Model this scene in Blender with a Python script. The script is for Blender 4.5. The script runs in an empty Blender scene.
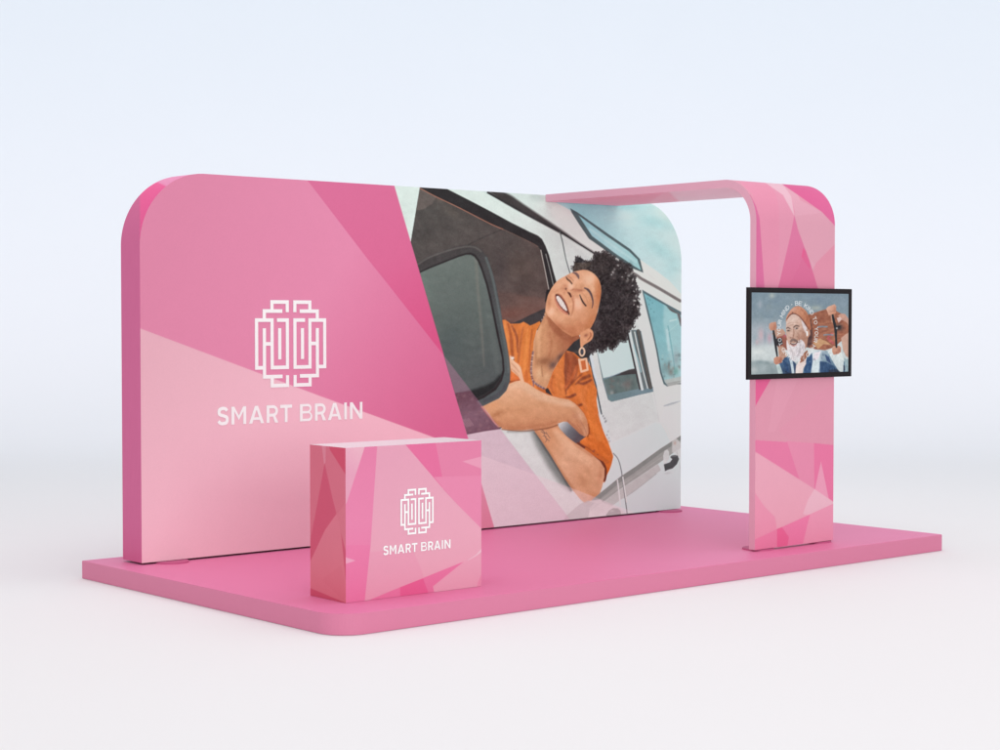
import bpy, bmesh, math, random
import numpy as np
from mathutils import Vector, Matrix

random.seed(7); RNG = np.random.default_rng(7)
SC = bpy.context.scene
COL = SC.collection

# ------------------------------------------------------------------ camera numbers (solved from the photograph)
CAM = np.array([-5.1509, -9.1486, 1.4407 + .1081])
YAW, PITCH, FOC = math.radians(40.9199), math.radians(1.8064), 1761.09      # focal length in pixels of a 1000 px frame
PZ = .1081                                                                    # height of the platform top
_r = np.array([math.cos(YAW), -math.sin(YAW), 0.])
_F = np.array([math.sin(YAW), math.cos(YAW), 0.])
_fw = _F*math.cos(PITCH) + np.array([0, 0, -math.sin(PITCH)])
_up = np.array([0, 0, math.cos(PITCH)]) + _F*math.sin(PITCH)

def trace(X):
    """world points -> coordinates on the reference sheet the printed artwork was traced on"""
    d = np.asarray(X, float) - CAM
    w = d @ _fw
    return 500 + FOC*(d @ _r)/w, 375 - FOC*(d @ _up)/w

def on_plane(px, py, O, N):
    d = _fw + _r*(px-500)/FOC - _up*(py-375)/FOC
    O = np.asarray(O, float); N = np.asarray(N, float)
    return CAM + d*((O-CAM) @ N)/(d @ N)

def lin(c):
    c = np.asarray(c, float)/255.
    return np.where(c <= .04045, c/12.92, ((c+.055)/1.055)**2.4)

# ------------------------------------------------------------------ object helpers
def link(o, parent=None):
    COL.objects.link(o)
    if parent is not None: o.parent = parent
    return o

def thing(name, label, cat, loc=(0, 0, 0), rz=0., group=None):
    o = bpy.data.objects.new(name, None); o.empty_display_size = .2
    o.location = loc; o.rotation_euler = (0, 0, rz)
    o['label'] = label; o['category'] = cat; o['kind'] = 'thing'
    if group: o['group'] = group
    return link(o)

def mesh_obj(name, verts, faces, mats, parent=None, smooth=False, world=True):
    me = bpy.data.meshes.new(name)
    me.from_pydata([tuple(map(float, v)) for v in verts], [], [tuple(map(int, f)) for f in faces]); me.update()
    for m in (mats if isinstance(mats, (list, tuple)) else [mats]): me.materials.append(m)
    if smooth: me.polygons.foreach_set('use_smooth', [True]*len(me.polygons))
    o = bpy.data.objects.new(name, me); link(o, parent)
    if parent is not None and world: o.matrix_parent_inverse = parent_matrix(parent).inverted()
    return o

def parent_matrix(p):
    return Matrix.LocRotScale(p.location, p.rotation_euler, p.scale)

def bm_obj(name, bm, mats, parent=None, smooth=False):
    me = bpy.data.meshes.new(name); bm.to_mesh(me); bm.free()
    for m in (mats if isinstance(mats, (list, tuple)) else [mats]): me.materials.append(m)
    if smooth: me.polygons.foreach_set('use_smooth', [True]*len(me.polygons))
    o = bpy.data.objects.new(name, me); link(o, parent)
    if parent is not None: o.matrix_parent_inverse = parent_matrix(parent).inverted()
    return o

def bm_box(bm, x0, x1, y0, y1, z0, z1, bevel=0., seg=2):
    v = [bm.verts.new(p) for p in ((x0,y0,z0),(x1,y0,z0),(x1,y1,z0),(x0,y1,z0),(x0,y0,z1),(x1,y0,z1),(x1,y1,z1),(x0,y1,z1))]
    fs = [bm.faces.new([v[i] for i in f]) for f in ((0,3,2,1),(4,5,6,7),(0,1,5,4),(1,2,6,5),(2,3,7,6),(3,0,4,7))]
    if bevel:
        es = list({e for f in fs for e in f.edges})
        bmesh.ops.bevel(bm, geom=es, offset=bevel, segments=seg, affect='EDGES', profile=.5)

def bm_prism(bm, outline, z0, z1):
    a = [bm.verts.new((x, y, z0)) for x, y in outline]; b = [bm.verts.new((x, y, z1)) for x, y in outline]
    n = len(a)
    bm.faces.new(a[::-1]); bm.faces.new(b)
    for i in range(n): bm.faces.new((a[i], a[(i+1) % n], b[(i+1) % n], b[i]))

# ------------------------------------------------------------------ materials
def mat(name, rgb, rough=.5, spec=.4, noise=0., nscale=60., bump=0.):
    m = bpy.data.materials.new(name); m.use_nodes = True
    nt = m.node_tree; b = nt.nodes['Principled BSDF']
    c = lin(rgb)
    b.inputs['Roughness'].default_value = rough
    b.inputs['Specular IOR Level'].default_value = spec
    b.inputs['Base Color'].default_value = (*c, 1)
    if noise or bump:
        tc = nt.nodes.new('ShaderNodeTexCoord'); tx = nt.nodes.new('ShaderNodeTexNoise')
        tx.inputs['Scale'].default_value = nscale; tx.inputs['Detail'].default_value = 4
        nt.links.new(tc.outputs['Object'], tx.inputs['Vector'])
        if noise:
            r = nt.nodes.new('ShaderNodeMapRange')
            r.inputs['To Min'].default_value = 1-noise; r.inputs['To Max'].default_value = 1+noise
            nt.links.new(tx.outputs['Fac'], r.inputs['Value'])
            mx = nt.nodes.new('ShaderNodeMix'); mx.data_type = 'RGBA'; mx.blend_type = 'MULTIPLY'
            mx.inputs[0].default_value = 1; mx.inputs[6].default_value = (*c, 1)
            nt.links.new(r.outputs['Result'], mx.inputs[7]); nt.links.new(mx.outputs[2], b.inputs['Base Color'])
        if bump:
            bp = nt.nodes.new('ShaderNodeBump'); bp.inputs['Strength'].default_value = bump; bp.inputs['Distance'].default_value = .002
            nt.links.new(tx.outputs['Fac'], bp.inputs['Height']); nt.links.new(bp.outputs['Normal'], b.inputs['Normal'])
    return m

def print_mat(name, rough=.55, spec=.3, glow=0., gain=1.):
    """ink on fabric / pixels of a display: the colour is the mesh's own colour attribute"""
    m = bpy.data.materials.new(name); m.use_nodes = True
    nt = m.node_tree; b = nt.nodes['Principled BSDF']
    a = nt.nodes.new('ShaderNodeVertexColor'); a.layer_name = 'ink'
    b.inputs['Roughness'].default_value = rough
    b.inputs['Specular IOR Level'].default_value = spec
    if glow:
        b.inputs['Base Color'].default_value = (.01, .01, .01, 1)
        nt.links.new(a.outputs['Color'], b.inputs['Emission Color'])
        b.inputs['Emission Strength'].default_value = glow
    else:
        tc = nt.nodes.new('ShaderNodeTexCoord'); tx = nt.nodes.new('ShaderNodeTexNoise')
        tx.inputs['Scale'].default_value = 9; tx.inputs['Detail'].default_value = 3
        nt.links.new(tc.outputs['Object'], tx.inputs['Vector'])
        r = nt.nodes.new('ShaderNodeMapRange'); r.inputs['To Min'].default_value = gain*.985; r.inputs['To Max'].default_value = gain*1.015
        nt.links.new(tx.outputs['Fac'], r.inputs['Value'])
        mx = nt.nodes.new('ShaderNodeMix'); mx.data_type = 'RGBA'; mx.blend_type = 'MULTIPLY'; mx.inputs[0].default_value = 1
        nt.links.new(a.outputs['Color'], mx.inputs[6]); nt.links.new(r.outputs['Result'], mx.inputs[7])
        nt.links.new(mx.outputs[2], b.inputs['Base Color'])
    return m

# ------------------------------------------------------------------ a small paint program that inks mesh vertices
class Ink:
    def __init__(self, pts):
        pts = np.asarray(pts, float)
        self.x, self.y = trace(pts)
        self.n = len(pts)
        self.c = np.zeros((self.n, 3))
        self.mask = None; self.gain = None
    def base(self, c): self.c[:] = self._col(c, slice(None))
    def _col(self, c, idx):
        """colour, or (p0, c0, p1, c1[, c_mid]) linear gradient"""
        if isinstance(c[0], (tuple, list)):
            (x0, y0), c0, (x1, y1), c1 = c[:4]
            dx, dy = x1-x0, y1-y0
            t = np.clip(((self.x[idx]-x0)*dx + (self.y[idx]-y0)*dy)/(dx*dx+dy*dy), 0, 1)[:, None]
            c0 = np.asarray(c0, float); c1 = np.asarray(c1, float)
            if len(c) > 4:
                cm = np.asarray(c[4], float)
                return np.where(t < .5, c0+(cm-c0)*t*2, cm+(c1-cm)*(t*2-1))
            return c0 + (c1-c0)*t
        return np.asarray(c, float)
    def _box(self, x0, y0, x1, y1):
        return np.nonzero((self.x > x0) & (self.x < x1) & (self.y > y0) & (self.y < y1))[0]
    def _put(self, idx, cov, color):
        if self.mask is not None: cov = cov*self.mask[idx]
        k = cov > .002
        idx = idx[k]; cov = cov[k][:, None]
        if len(idx): self.c[idx] = self.c[idx]*(1-cov) + self._col(color, idx)*cov
    @staticmethod
    def spline(pts, closed=True, n=6):
        p = np.asarray(pts, float); m = len(p); out = []
        rng = range(m if closed else m-1)
        for i in rng:
            if closed: a, b, c, d = p[(i-1) % m], p[i], p[(i+1) % m], p[(i+2) % m]
            else: a, b, c, d = p[max(i-1, 0)], p[i], p[i+1], p[min(i+2, m-1)]
            for t in np.arange(n)/n:
                out.append(.5*((2*b) + (c-a)*t + (2*a-5*b+4*c-d)*t*t + (3*b-a-3*c+d)*t**3))
        if not closed: out.append(p[-1])
        return np.array(out)
    def cover(self, pts, soft=.7, smooth=False):
        p = self.spline(pts) if smooth else np.asarray(pts, float)
        m = soft+1
        idx = self._box(p[:, 0].min()-m, p[:, 1].min()-m, p[:, 0].max()+m, p[:, 1].max()+m)
        X, Y = self.x[idx], self.y[idx]
        inside = np.zeros(len(idx), bool); d2 = np.full(len(idx), 1e9)
        q = np.roll(p, -1, 0)
        for (ax, ay), (bx, by) in zip(p, q):
            ex, ey = bx-ax, by-ay; L = ex*ex+ey*ey
            if L < 1e-12: continue
            t = np.clip(((X-ax)*ex+(Y-ay)*ey)/L, 0, 1)
            d2 = np.minimum(d2, (X-ax-t*ex)**2+(Y-ay-t*ey)**2)
            if ay != by:
                hit = ((ay > Y) != (by > Y)) & (X < ex*(Y-ay)/ey+ax)
                inside ^= hit
        s = np.sqrt(d2)*np.where(inside, 1, -1)
        t = np.clip(.5+s/soft, 0, 1)
        return idx, t*t*(3-2*t)
    def poly(self, pts, color, soft=.7, op=1., smooth=False):
        idx, cov = self.cover(pts, soft, smooth)
        self._put(idx, cov*op, color)
    def clip(self, pts, soft=.7, smooth=False):
        self.mask = None
        if pts is None: return
        m = np.zeros(self.n); idx, cov = self.cover(pts, soft, smooth); m[idx] = cov; self.mask = m
    def stroke(self, pts, w, color, soft=.6, op=1., smooth=True):
        w = list(w) if isinstance(w, (tuple, list)) else [w, w]
        p = np.asarray(pts, float)
        if smooth and len(p) > 2: p = self.spline(p, False, 5)
        L = len(p); ws = np.interp(np.linspace(0, 1, L), np.linspace(0, 1, len(w)), w)/2
        m = ws.max()+soft+.5
        idx = self._box(p[:, 0].min()-m, p[:, 1].min()-m, p[:, 0].max()+m, p[:, 1].max()+m)
        if not len(idx): return
        X, Y = self.x[idx], self.y[idx]; best = np.full(len(idx), -1e9)
        for i in range(L-1):
            ax, ay = p[i]; ex, ey = p[i+1]-p[i]; q = ex*ex+ey*ey
            if q < 1e-12: continue
            t = np.clip(((X-ax)*ex+(Y-ay)*ey)/q, 0, 1)
            best = np.maximum(best, ws[i]+(ws[i+1]-ws[i])*t-np.hypot(X-ax-t*ex, Y-ay-t*ey))
        t = np.clip(.5+best/soft, 0, 1)
        self._put(idx, t*t*(3-2*t)*op, color)
    def blob(self, cx, cy, rx, ry, color, op=1., ang=0.):
        m = 2.2*max(rx, ry)
        idx = self._box(cx-m, cy-m, cx+m, cy+m)
        a = math.radians(ang); X, Y = self.x[idx]-cx, self.y[idx]-cy
        u = (X*math.cos(a)+Y*math.sin(a))/rx; v = (-X*math.sin(a)+Y*math.cos(a))/ry
        self._put(idx, np.exp(-1.2*(u*u+v*v))*op, color)
    def noise(self, sx, sy, ang=0., seed=0, octaves=2):
        a = math.radians(ang); u = (self.x*math.cos(a)+self.y*math.sin(a)); v = (-self.x*math.sin(a)+self.y*math.cos(a))
        out = np.zeros(self.n); amp = 1.
        for o in range(octaves):
            g = np.random.default_rng(seed+o*17).normal(0, 1, (257, 257))
            U, V = u/sx*2**o+300.5, v/sy*2**o+300.5
            iu, iv = np.floor(U).astype(int), np.floor(V).astype(int); fu, fv = U-iu, V-iv
            fu = fu*fu*(3-2*fu); fv = fv*fv*(3-2*fv)
            q = lambda i, j: g[(iu+i) % 257, (iv+j) % 257]
            out += amp*((q(0,0)*(1-fu)+q(1,0)*fu)*(1-fv)+(q(0,1)*(1-fu)+q(1,1)*fu)*fv); amp *= .55
        return out
    def tex(self, pts, amp, sx, sy=None, ang=0., seed=0, soft=1.2, tint=(1, 1, 1), octaves=2, smooth=False):
        """cloth, skin and hair texture of the printed photograph"""
        idx, cov = self.cover(pts, soft, smooth)
        if self.mask is not None: cov = cov*self.mask[idx]
        s = Ink.__new__(Ink); s.x, s.y, s.n = self.x[idx], self.y[idx], len(idx)
        self.c[idx] += (s.noise(sx, sy or sx, ang, seed, octaves)*cov*amp)[:, None]*np.asarray(tint, float)
    def grain(self, amt): self.c += RNG.normal(0, amt, (self.n, 1))
    def linear(self, gain=1.):
        c = lin(np.clip(self.c, 0, 255))*gain
        if self.gain is not None: c = c*self.gain
        return c*np.minimum(1, .93/np.maximum(c.max(1, keepdims=True), 1e-6))

def ink_mesh(name, verts, faces, ink, m, parent, gain=1.):
    me = bpy.data.meshes.new(name)
    v = np.asarray(verts, np.float32); f = np.asarray(faces, np.int32)
    me.vertices.add(len(v)); me.vertices.foreach_set('co', v.ravel())
    k = f.shape[1]
    me.loops.add(f.size); me.loops.foreach_set('vertex_index', f.ravel())
    me.polygons.add(len(f)); me.polygons.foreach_set('loop_start', np.arange(0, f.size, k, dtype=np.int32))
    me.update(calc_edges=True); me.validate()
    at = me.color_attributes.new('ink', 'FLOAT_COLOR', 'POINT')
    c = np.ones((len(v), 4), np.float32); c[:, :3] = ink.linear(gain)
    at.data.foreach_set('color', c.ravel())
    me.materials.append(m)
    o = bpy.data.objects.new(name, me); link(o, parent)
    o.matrix_parent_inverse = parent_matrix(parent).inverted()
    return o

def grid_faces(nu, nv):
    """nu columns, nv rows of vertices, row-major"""
    i = np.arange((nu-1)*(nv-1)); r, c = i//(nu-1), i % (nu-1); a = r*nu+c
    return np.stack([a, a+1, a+1+nu, a+nu], 1)

def wall_grid(O, U, nu, nv, z0, z1, w):
    U = np.asarray(U, float); O = np.asarray(O, float)
    s = np.linspace(0, w, nu); z = np.linspace(z0, z1, nv)
    S, Z = np.meshgrid(s, z)
    V = O + S.reshape(-1, 1)*U; V[:, 2] = Z.ravel()
    return V, grid_faces(nu, nv)

# ------------------------------------------------------------------ artwork of the display wall (traced coordinates)
def paint_wall(k):
    k.base(((150, 260), (209, 126, 157), (440, 430), (212, 106, 148), (220, 134, 168)))  # pink print; the gradient also has the fall of light painted in
    # --- the photograph printed on the right half
    photo = [(394.5, 180), (394.5, 186.5), (493.5, 525), (496, 535), (700, 535), (700, 170), (394, 170)]
    k.clip(photo, .8)
    k.poly([(380, 170), (700, 170), (700, 540), (380, 540)], ((400, 200), (200, 205, 203), (640, 420), (208, 211, 210)))
    van_body(k); van_windows(k); cab_window(k)
    k.tex(photo, 1.21, 14, 9, 30, 3, octaves=4)
    woman(k); wing_mirror(k); lower_door(k)
    k.clip(photo, .8); k.tex([(394, 180), (700, 180), (700, 530), (394, 530)], 1.6, 5, 4, 20, 5, octaves=3)
    m = k.mask[:, None] if k.mask is not None else 1
    k.c = k.c+m*((k.c-120)*.08)
    # --- translucent facets that run over the photograph
    k.clip(photo, .8)
    k.poly([(370, 150), (307, 180), (444, 355.6), (500, 428.6), (535, 474), (567.5, 516), (580, 532), (480, 540), (440, 440)], (206, 132, 168), .7, .34)
    k.poly([(440, 440), (430, 436), (480, 455), (535, 474.5), (574, 489), (601, 499.5), (640, 514.5), (600, 535), (480, 540)], (236, 210, 218), .7, .37)
    k.clip(None)
    # --- facets on the pink half; their gradients mix print design with painted light
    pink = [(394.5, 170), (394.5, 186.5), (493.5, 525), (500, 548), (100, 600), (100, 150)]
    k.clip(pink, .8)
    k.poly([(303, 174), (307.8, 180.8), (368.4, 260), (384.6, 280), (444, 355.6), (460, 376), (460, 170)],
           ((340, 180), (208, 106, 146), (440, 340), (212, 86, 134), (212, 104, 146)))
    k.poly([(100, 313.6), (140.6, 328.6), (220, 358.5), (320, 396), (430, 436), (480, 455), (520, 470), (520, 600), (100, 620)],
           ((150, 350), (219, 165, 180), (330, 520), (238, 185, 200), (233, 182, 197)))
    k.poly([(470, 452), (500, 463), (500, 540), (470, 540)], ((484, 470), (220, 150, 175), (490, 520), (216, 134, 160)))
    k.clip(photo, .8); k.gain = 1+k.mask[:, None]*(PHOTO_GAIN-1); g = RNG.normal(0, 2.2, (k.n, 1))*k.mask[:, None]; k.clip(None); k.c += g
    k.grain(.8)

def van_body(k):
    # sky
    k.poly([(540, 190), (556, 203), (569, 210), (590, 226), (643, 262), (656, 271), (669, 281), (681, 294), (700, 310), (700, 180)],
           ((575, 215), (150, 196, 203), (690, 215), (208, 218, 219), (186, 210, 214)), 1.5)
    k.blob(626, 216, 16, 6, (212, 222, 223), .9, 10); k.blob(655, 222, 22, 7, (172, 205, 209), .8, 12)
    k.blob(668, 212, 14, 10, (214, 220, 219), .8, 20); k.blob(640, 236, 22, 7, (194, 215, 218), .8, 25)
    k.blob(660, 250, 20, 8, (171, 204, 208), .8, 35); k.blob(604, 212, 18, 4, (160, 200, 206), .7, 10)
    k.blob(672, 268, 10, 14, (178, 207, 211), .7, 40); k.blob(630, 224, 9, 3, (200, 219, 221), .8)
    k.blob(600, 205, 40, 3.5, (150, 195, 200), .7, 3)
    # roof
    roof = [(470, 180), (545, 190), (556, 202.5), (569, 209.5), (590, 225), (643, 261.5), (656, 270.5), (669, 280.5), (680, 292.5), (690, 305), (690, 320), (640, 290), (596, 262), (560, 236), (480, 190)]
    k.poly(roof, ((500, 195), (190, 197, 196), (660, 285), (238, 236, 234), (217, 217, 215)), 1.2, smooth=False)
    k.blob(562, 214, 10, 14, (222, 222, 219), .6, -35); k.blob(538, 197, 9, 5, (163, 168, 168), .6, 0)
    k.stroke([(600, 240), (640, 268), (680, 299)], 2.4, (214, 211, 209), 2.5, .8)
    # gutter shadow
    k.poly([(486.5, 190), (500, 190), (512, 196), (524, 204.5), (544, 218), (560, 228.8), (580, 243), (597, 254), (597, 256), (580, 245.2), (560, 233), (522, 212.5), (505, 203)], (66, 60, 61), 3.2)
    k.stroke([(488, 192.5), (522, 211.6), (560, 232.2), (580, 244.6), (598, 256)], (2.2, 2.4, 1.6, 1.2), (56, 52, 54), .9)
    k.stroke([(596, 254), (633, 273), (642, 279), (660, 289), (680, 301)], (2.4, 2.6, 3.2, 3.2), (122, 113, 113), 1.6)
    k.stroke([(640, 282.5), (662, 294.5), (682, 306)], 3.4, (238, 237, 235), 1.2)
    # door pillar panel
    k.stroke([(559.8, 232), (562.5, 242), (566, 259), (570, 273)], 1.1, (98, 104, 106), .7)
    k.poly([(562, 234), (580, 245.5), (597, 256), (600, 275), (571, 274), (566, 258)], (207, 210, 209), .8, .7)
    # rear roof hatch
    k.poly([(570.2, 208.2), (577.6, 212.4), (608, 233.8), (630.4, 249.2), (640, 259), (643.4, 272.8), (632, 268.2), (612.8, 255.4), (588.8, 238.6), (579.2, 224.4), (571.6, 212.5)], (86, 99, 103), .8)
    k.poly([(578.6, 215.4), (606, 235.6), (629, 251.4), (637.4, 259.6), (641, 270.2), (634, 266), (614.4, 252.8), (592, 236), (584.2, 224)], ((584, 218), (150, 195, 204), (640, 268), (158, 196, 200), (172, 205, 210)), .8)
    k.stroke([(590, 229), (612, 245), (636, 262)], 2, (190, 214, 217), 2, .6)

def van_windows(k):
    # white pillar and right edge of the sliding door
    k.poly([(628, 300), (641, 288), (652, 332), (656, 350), (660, 372), (665, 388), (690, 380), (690, 440), (660, 424), (650, 385), (640, 330)], (230, 231, 230), 1)
    k.poly([(655, 372), (700, 380), (700, 430), (668, 446), (661, 425)], (233, 233, 232), 1.2)
    k.stroke([(664, 406), (672, 403.5), (681, 400)], (1.2, 2.6, 2.2), (176, 180, 184), 1.4)
    k.poly([(664, 396), (684, 392), (684, 400), (668, 403)], (240, 239, 239), 2)
    k.stroke([(653, 389), (656, 404), (660, 424), (663, 430)], 1.0, (205, 206, 206), .8)
    # rear window
    win = [(642, 289.5), (655, 297), (666, 303.5), (680.5, 311.5), (690, 316), (690, 384), (676, 384.5), (667, 386.5), (663.6, 384), (660, 373), (656, 350), (652, 332), (646, 308)]
    k.poly(win, (92, 110, 116), .9)
    glass = [(643.8, 293.2), (665, 305.2), (690, 320), (690, 382), (676, 382.6), (668, 384.4), (665, 382.5), (661.6, 372), (657.6, 350), (653.6, 332), (647.8, 308)]
    k.clip(glass, .8)
    k.poly([(630, 280), (700, 280), (700, 400), (630, 400)], ((650, 300), (127, 176, 186), (676, 380), (160, 192, 196), (138, 184, 191)), 1)
    k.poly([(664, 304), (690, 318), (690, 384), (676, 384), (668, 350), (663, 322)], (170, 202, 206), 4, .75)
    k.stroke([(668, 326), (673, 356), (675, 374)], 1.2, (120, 170, 178), 1, .8); k.stroke([(667, 330), (669, 350)], 2.2, (190, 212, 217), 2, .8)
    k.stroke([(670, 321), (676, 319.5)], 1.6, (200, 216, 218), 1.4, .8); k.stroke([(667, 333), (679, 323)], .8, (190, 212, 214), 1, .5)
    k.stroke([(666, 304.5), (672, 310), (681, 314)], (1, 3, 2), (98, 92, 92), 1.2); k.stroke([(678, 312), (681.5, 325)], 2.6, (112, 104, 106), 1.6)
    k.blob(676, 358, 3.5, 9, (150, 165, 170), .8); k.blob(666, 368, 5, 6, (128, 150, 152), .8); k.blob(671, 372, 3, 4, (130, 118, 112), .7)
    k.blob(676, 371, 3, 4, (122, 168, 160), .8); k.blob(669, 364, 1, 3, (110, 115, 118), .8); k.blob(663, 372, 2.2, 5, (128, 160, 165), .7)
    for i in range(26): k.blob(RNG.uniform(662, 681), RNG.uniform(355, 377), RNG.uniform(.5, 1.6), RNG.uniform(.5, 2.2), RNG.choice([(108, 120, 122), (170, 190, 190), (140, 120, 112)]), .45)
    for p in ((650, 300), (652.5, 303), (649, 304.5), (651, 309), (654, 312), (648, 298.5)): k.blob(*p, .7, .7, (80, 128, 138), .7)
    k.clip(None); k.clip(PHOTO, .8)
    k.poly([(664, 380), (681, 376.5), (683, 383), (668, 387)], (190, 186, 182), 1.6, .75)
    k.stroke([(668, 383.5), (681, 381)], 1, (150, 150, 148), .8, .7)
    # sliding window of the middle door
    k.poly([(588, 345), (626, 330), (637, 330), (641, 331), (652.8, 389), (653.2, 391.6), (640, 394.6), (611.5, 401.8), (608, 399.6), (602.5, 380), (597, 352)], (104, 122, 128), .9)
    k.poly([(594, 340), (628, 330), (634, 366), (638.6, 389.8), (626, 392.6), (608.6, 396.4), (603.4, 379), (597.4, 352)], ((600, 350), (206, 222, 222), (630, 368), (203, 221, 221)), .9)
    k.clip([(597.4, 352), (630, 330), (634.8, 366), (638.6, 389.8), (626, 392.6), (608.6, 396.4), (603.4, 379)], .8)
    k.poly([(600, 379.5), (604, 378), (611, 376.5), (620, 373), (630, 369.6), (642, 367.5), (645, 395), (604, 400)], (103, 119, 118), 1)
    k.poly([(612, 376.4), (620, 373), (629, 369.6), (640, 367.6), (640, 373.6), (628, 374.6)], (72, 68, 70), 1)
    for i in range(34): k.blob(RNG.uniform(605, 639), RNG.uniform(378, 393), RNG.uniform(.8, 3), RNG.uniform(.8, 4), [(88, 98, 98), (128, 138, 135), (118, 112, 110), (100, 122, 124)][i % 4], .5)
    k.blob(612, 393, 2.2, 2.4, (160, 160, 158), .8); k.blob(628, 384, 4, 5, (122, 108, 106), .6)
    k.clip(PHOTO, .8)
    k.stroke([(604, 379), (610, 377), (620, 373.4)], .9, (120, 155, 175), .8, .6)
    k.poly([(608.2, 395.2), (625, 391.6), (639.5, 388.6), (653, 386.8), (653.2, 391.6), (640, 394.6), (611.5, 401.8), (608.6, 399.4)], ((610, 398), (112, 134, 138), (650, 389), (120, 140, 150)), .8)
    k.stroke([(627.4, 332), (629, 340), (634.8, 366), (639.8, 389)], 1.7, (68, 62, 64), .7)
    k.stroke([(629.8, 331), (631.5, 340), (637.2, 366), (642.2, 389.2)], 2.6, (216, 222, 222), .7)
    k.stroke([(632.8, 331), (640, 366), (645, 388.4)], 2.2, (108, 116, 118), .8)
    k.stroke([(634.6, 332), (641.4, 364), (647.6, 388)], 1.1, (212, 214, 212), .7)
    k.stroke([(633.5, 345), (638.5, 362), (641, 372)], 1.2, (170, 205, 212), .9, .8)
    k.stroke([(638.2, 331), (644.4, 360), (650.6, 387.5)], 3.6, (94, 91, 89), .8)
    k.stroke([(636.6, 331), (649, 388)], .7, (70, 66, 66), .6)
    k.stroke([(588, 350), (592, 360), (594, 372), (597, 384)], 2.6, (206, 213, 218), .9)
    k.stroke([(587.6, 352), (590, 362), (592.5, 374), (595.5, 384), (597.4, 394), (601.5, 414)], 1.4, (66, 74, 80), .7)

def cab_window(k):
    # black rubber frame of the driver's window, then the dark cab
    k.poly([(420, 186.4), (446, 188.4), (468, 199.6), (490, 211), (512, 223), (530, 232), (538, 235.6), (542, 239), (545.6, 246), (549, 255), (553, 270), (556.4, 282), (552, 300), (548, 330), (480, 330), (405, 260), (411, 241)], (50, 46, 48), .8)
    cab = [(419.8, 188.4), (435, 196), (460, 208), (490, 223.6), (503, 229), (530, 242), (538, 246.6), (540.6, 250), (545, 270), (549, 290), (548, 330), (480, 330), (400, 260), (411, 241)]
    k.clip(PHOTO, .8); m0 = k.mask; k.clip(cab, .8); k.mask = k.mask*m0
    k.poly([(400, 180), (560, 180), (560, 335), (400, 335)], ((430, 215), (80, 74, 73), (520, 320), (112, 84, 78), (84, 75, 74)), 1)
    k.poly([(419, 186), (437, 196), (432, 204), (424, 209), (414, 211)], (101, 90, 88), 1.4, .9)
    k.blob(452, 212, 12, 5, (94, 84, 80), .6, 28); k.blob(440, 198, 5, 4, (112, 92, 86), .5)
    k.poly([(470, 245), (482, 238), (500, 229.5), (545, 252), (550, 300), (492, 290)], (82, 73, 72), 5, .7)
    k.stroke([(466, 246), (482, 238), (502, 229.5)], 1.4, (68, 62, 62), 1.2, .8)
    k.blob(522, 268, 20, 18, (92, 78, 74), .7); k.blob(506, 300, 16, 14, (98, 80, 77), .6); k.blob(510, 314, 18, 7, (124, 86, 78), .7, -10)
    k.blob(535, 300, 10, 8, (104, 82, 78), .6); k.blob(500, 268, 8, 20, (76, 67, 68), .7)
    k.poly([(500, 327), (513, 323), (521, 319.5), (530, 315), (544, 308.6), (552, 307), (552, 332), (498, 334)], (66, 61, 63), 1.4)
    k.blob(505, 322, 8, 3, (84, 72, 72), .6)
    for i in range(60): k.blob(RNG.uniform(415, 548), RNG.uniform(195, 315), RNG.uniform(1, 5), RNG.uniform(1, 4), [(92, 82, 80), (72, 66, 66)][i % 2], .16)
    k.tex(cab, 2.25, 12, 7, 25, 11, octaves=4, tint=(1.1, 1, .95)); k.tex(cab, 1.20, 1.6, 1.6, 0, 12)
    k.clip(PHOTO, .8)
    k.stroke([(420, 188.2), (435, 196.2), (460, 208.2), (490, 223.6), (503, 229.2)], .8, (158, 108, 94), .7)
    k.stroke([(503, 229.2), (530, 242), (538, 246.6)], .7, (120, 95, 88), .7, .8)
    k.stroke([(540.8, 250), (545, 270), (549, 290.5)], .8, (176, 168, 164), .6); k.stroke([(545.8, 254), (549.4, 268), (553.2, 284.5)], .8, (142, 140, 140), .6)
    k.poly([(546.4, 290), (550, 289), (549, 297), (547, 305), (545, 301)], (44, 42, 45), .8)

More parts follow.
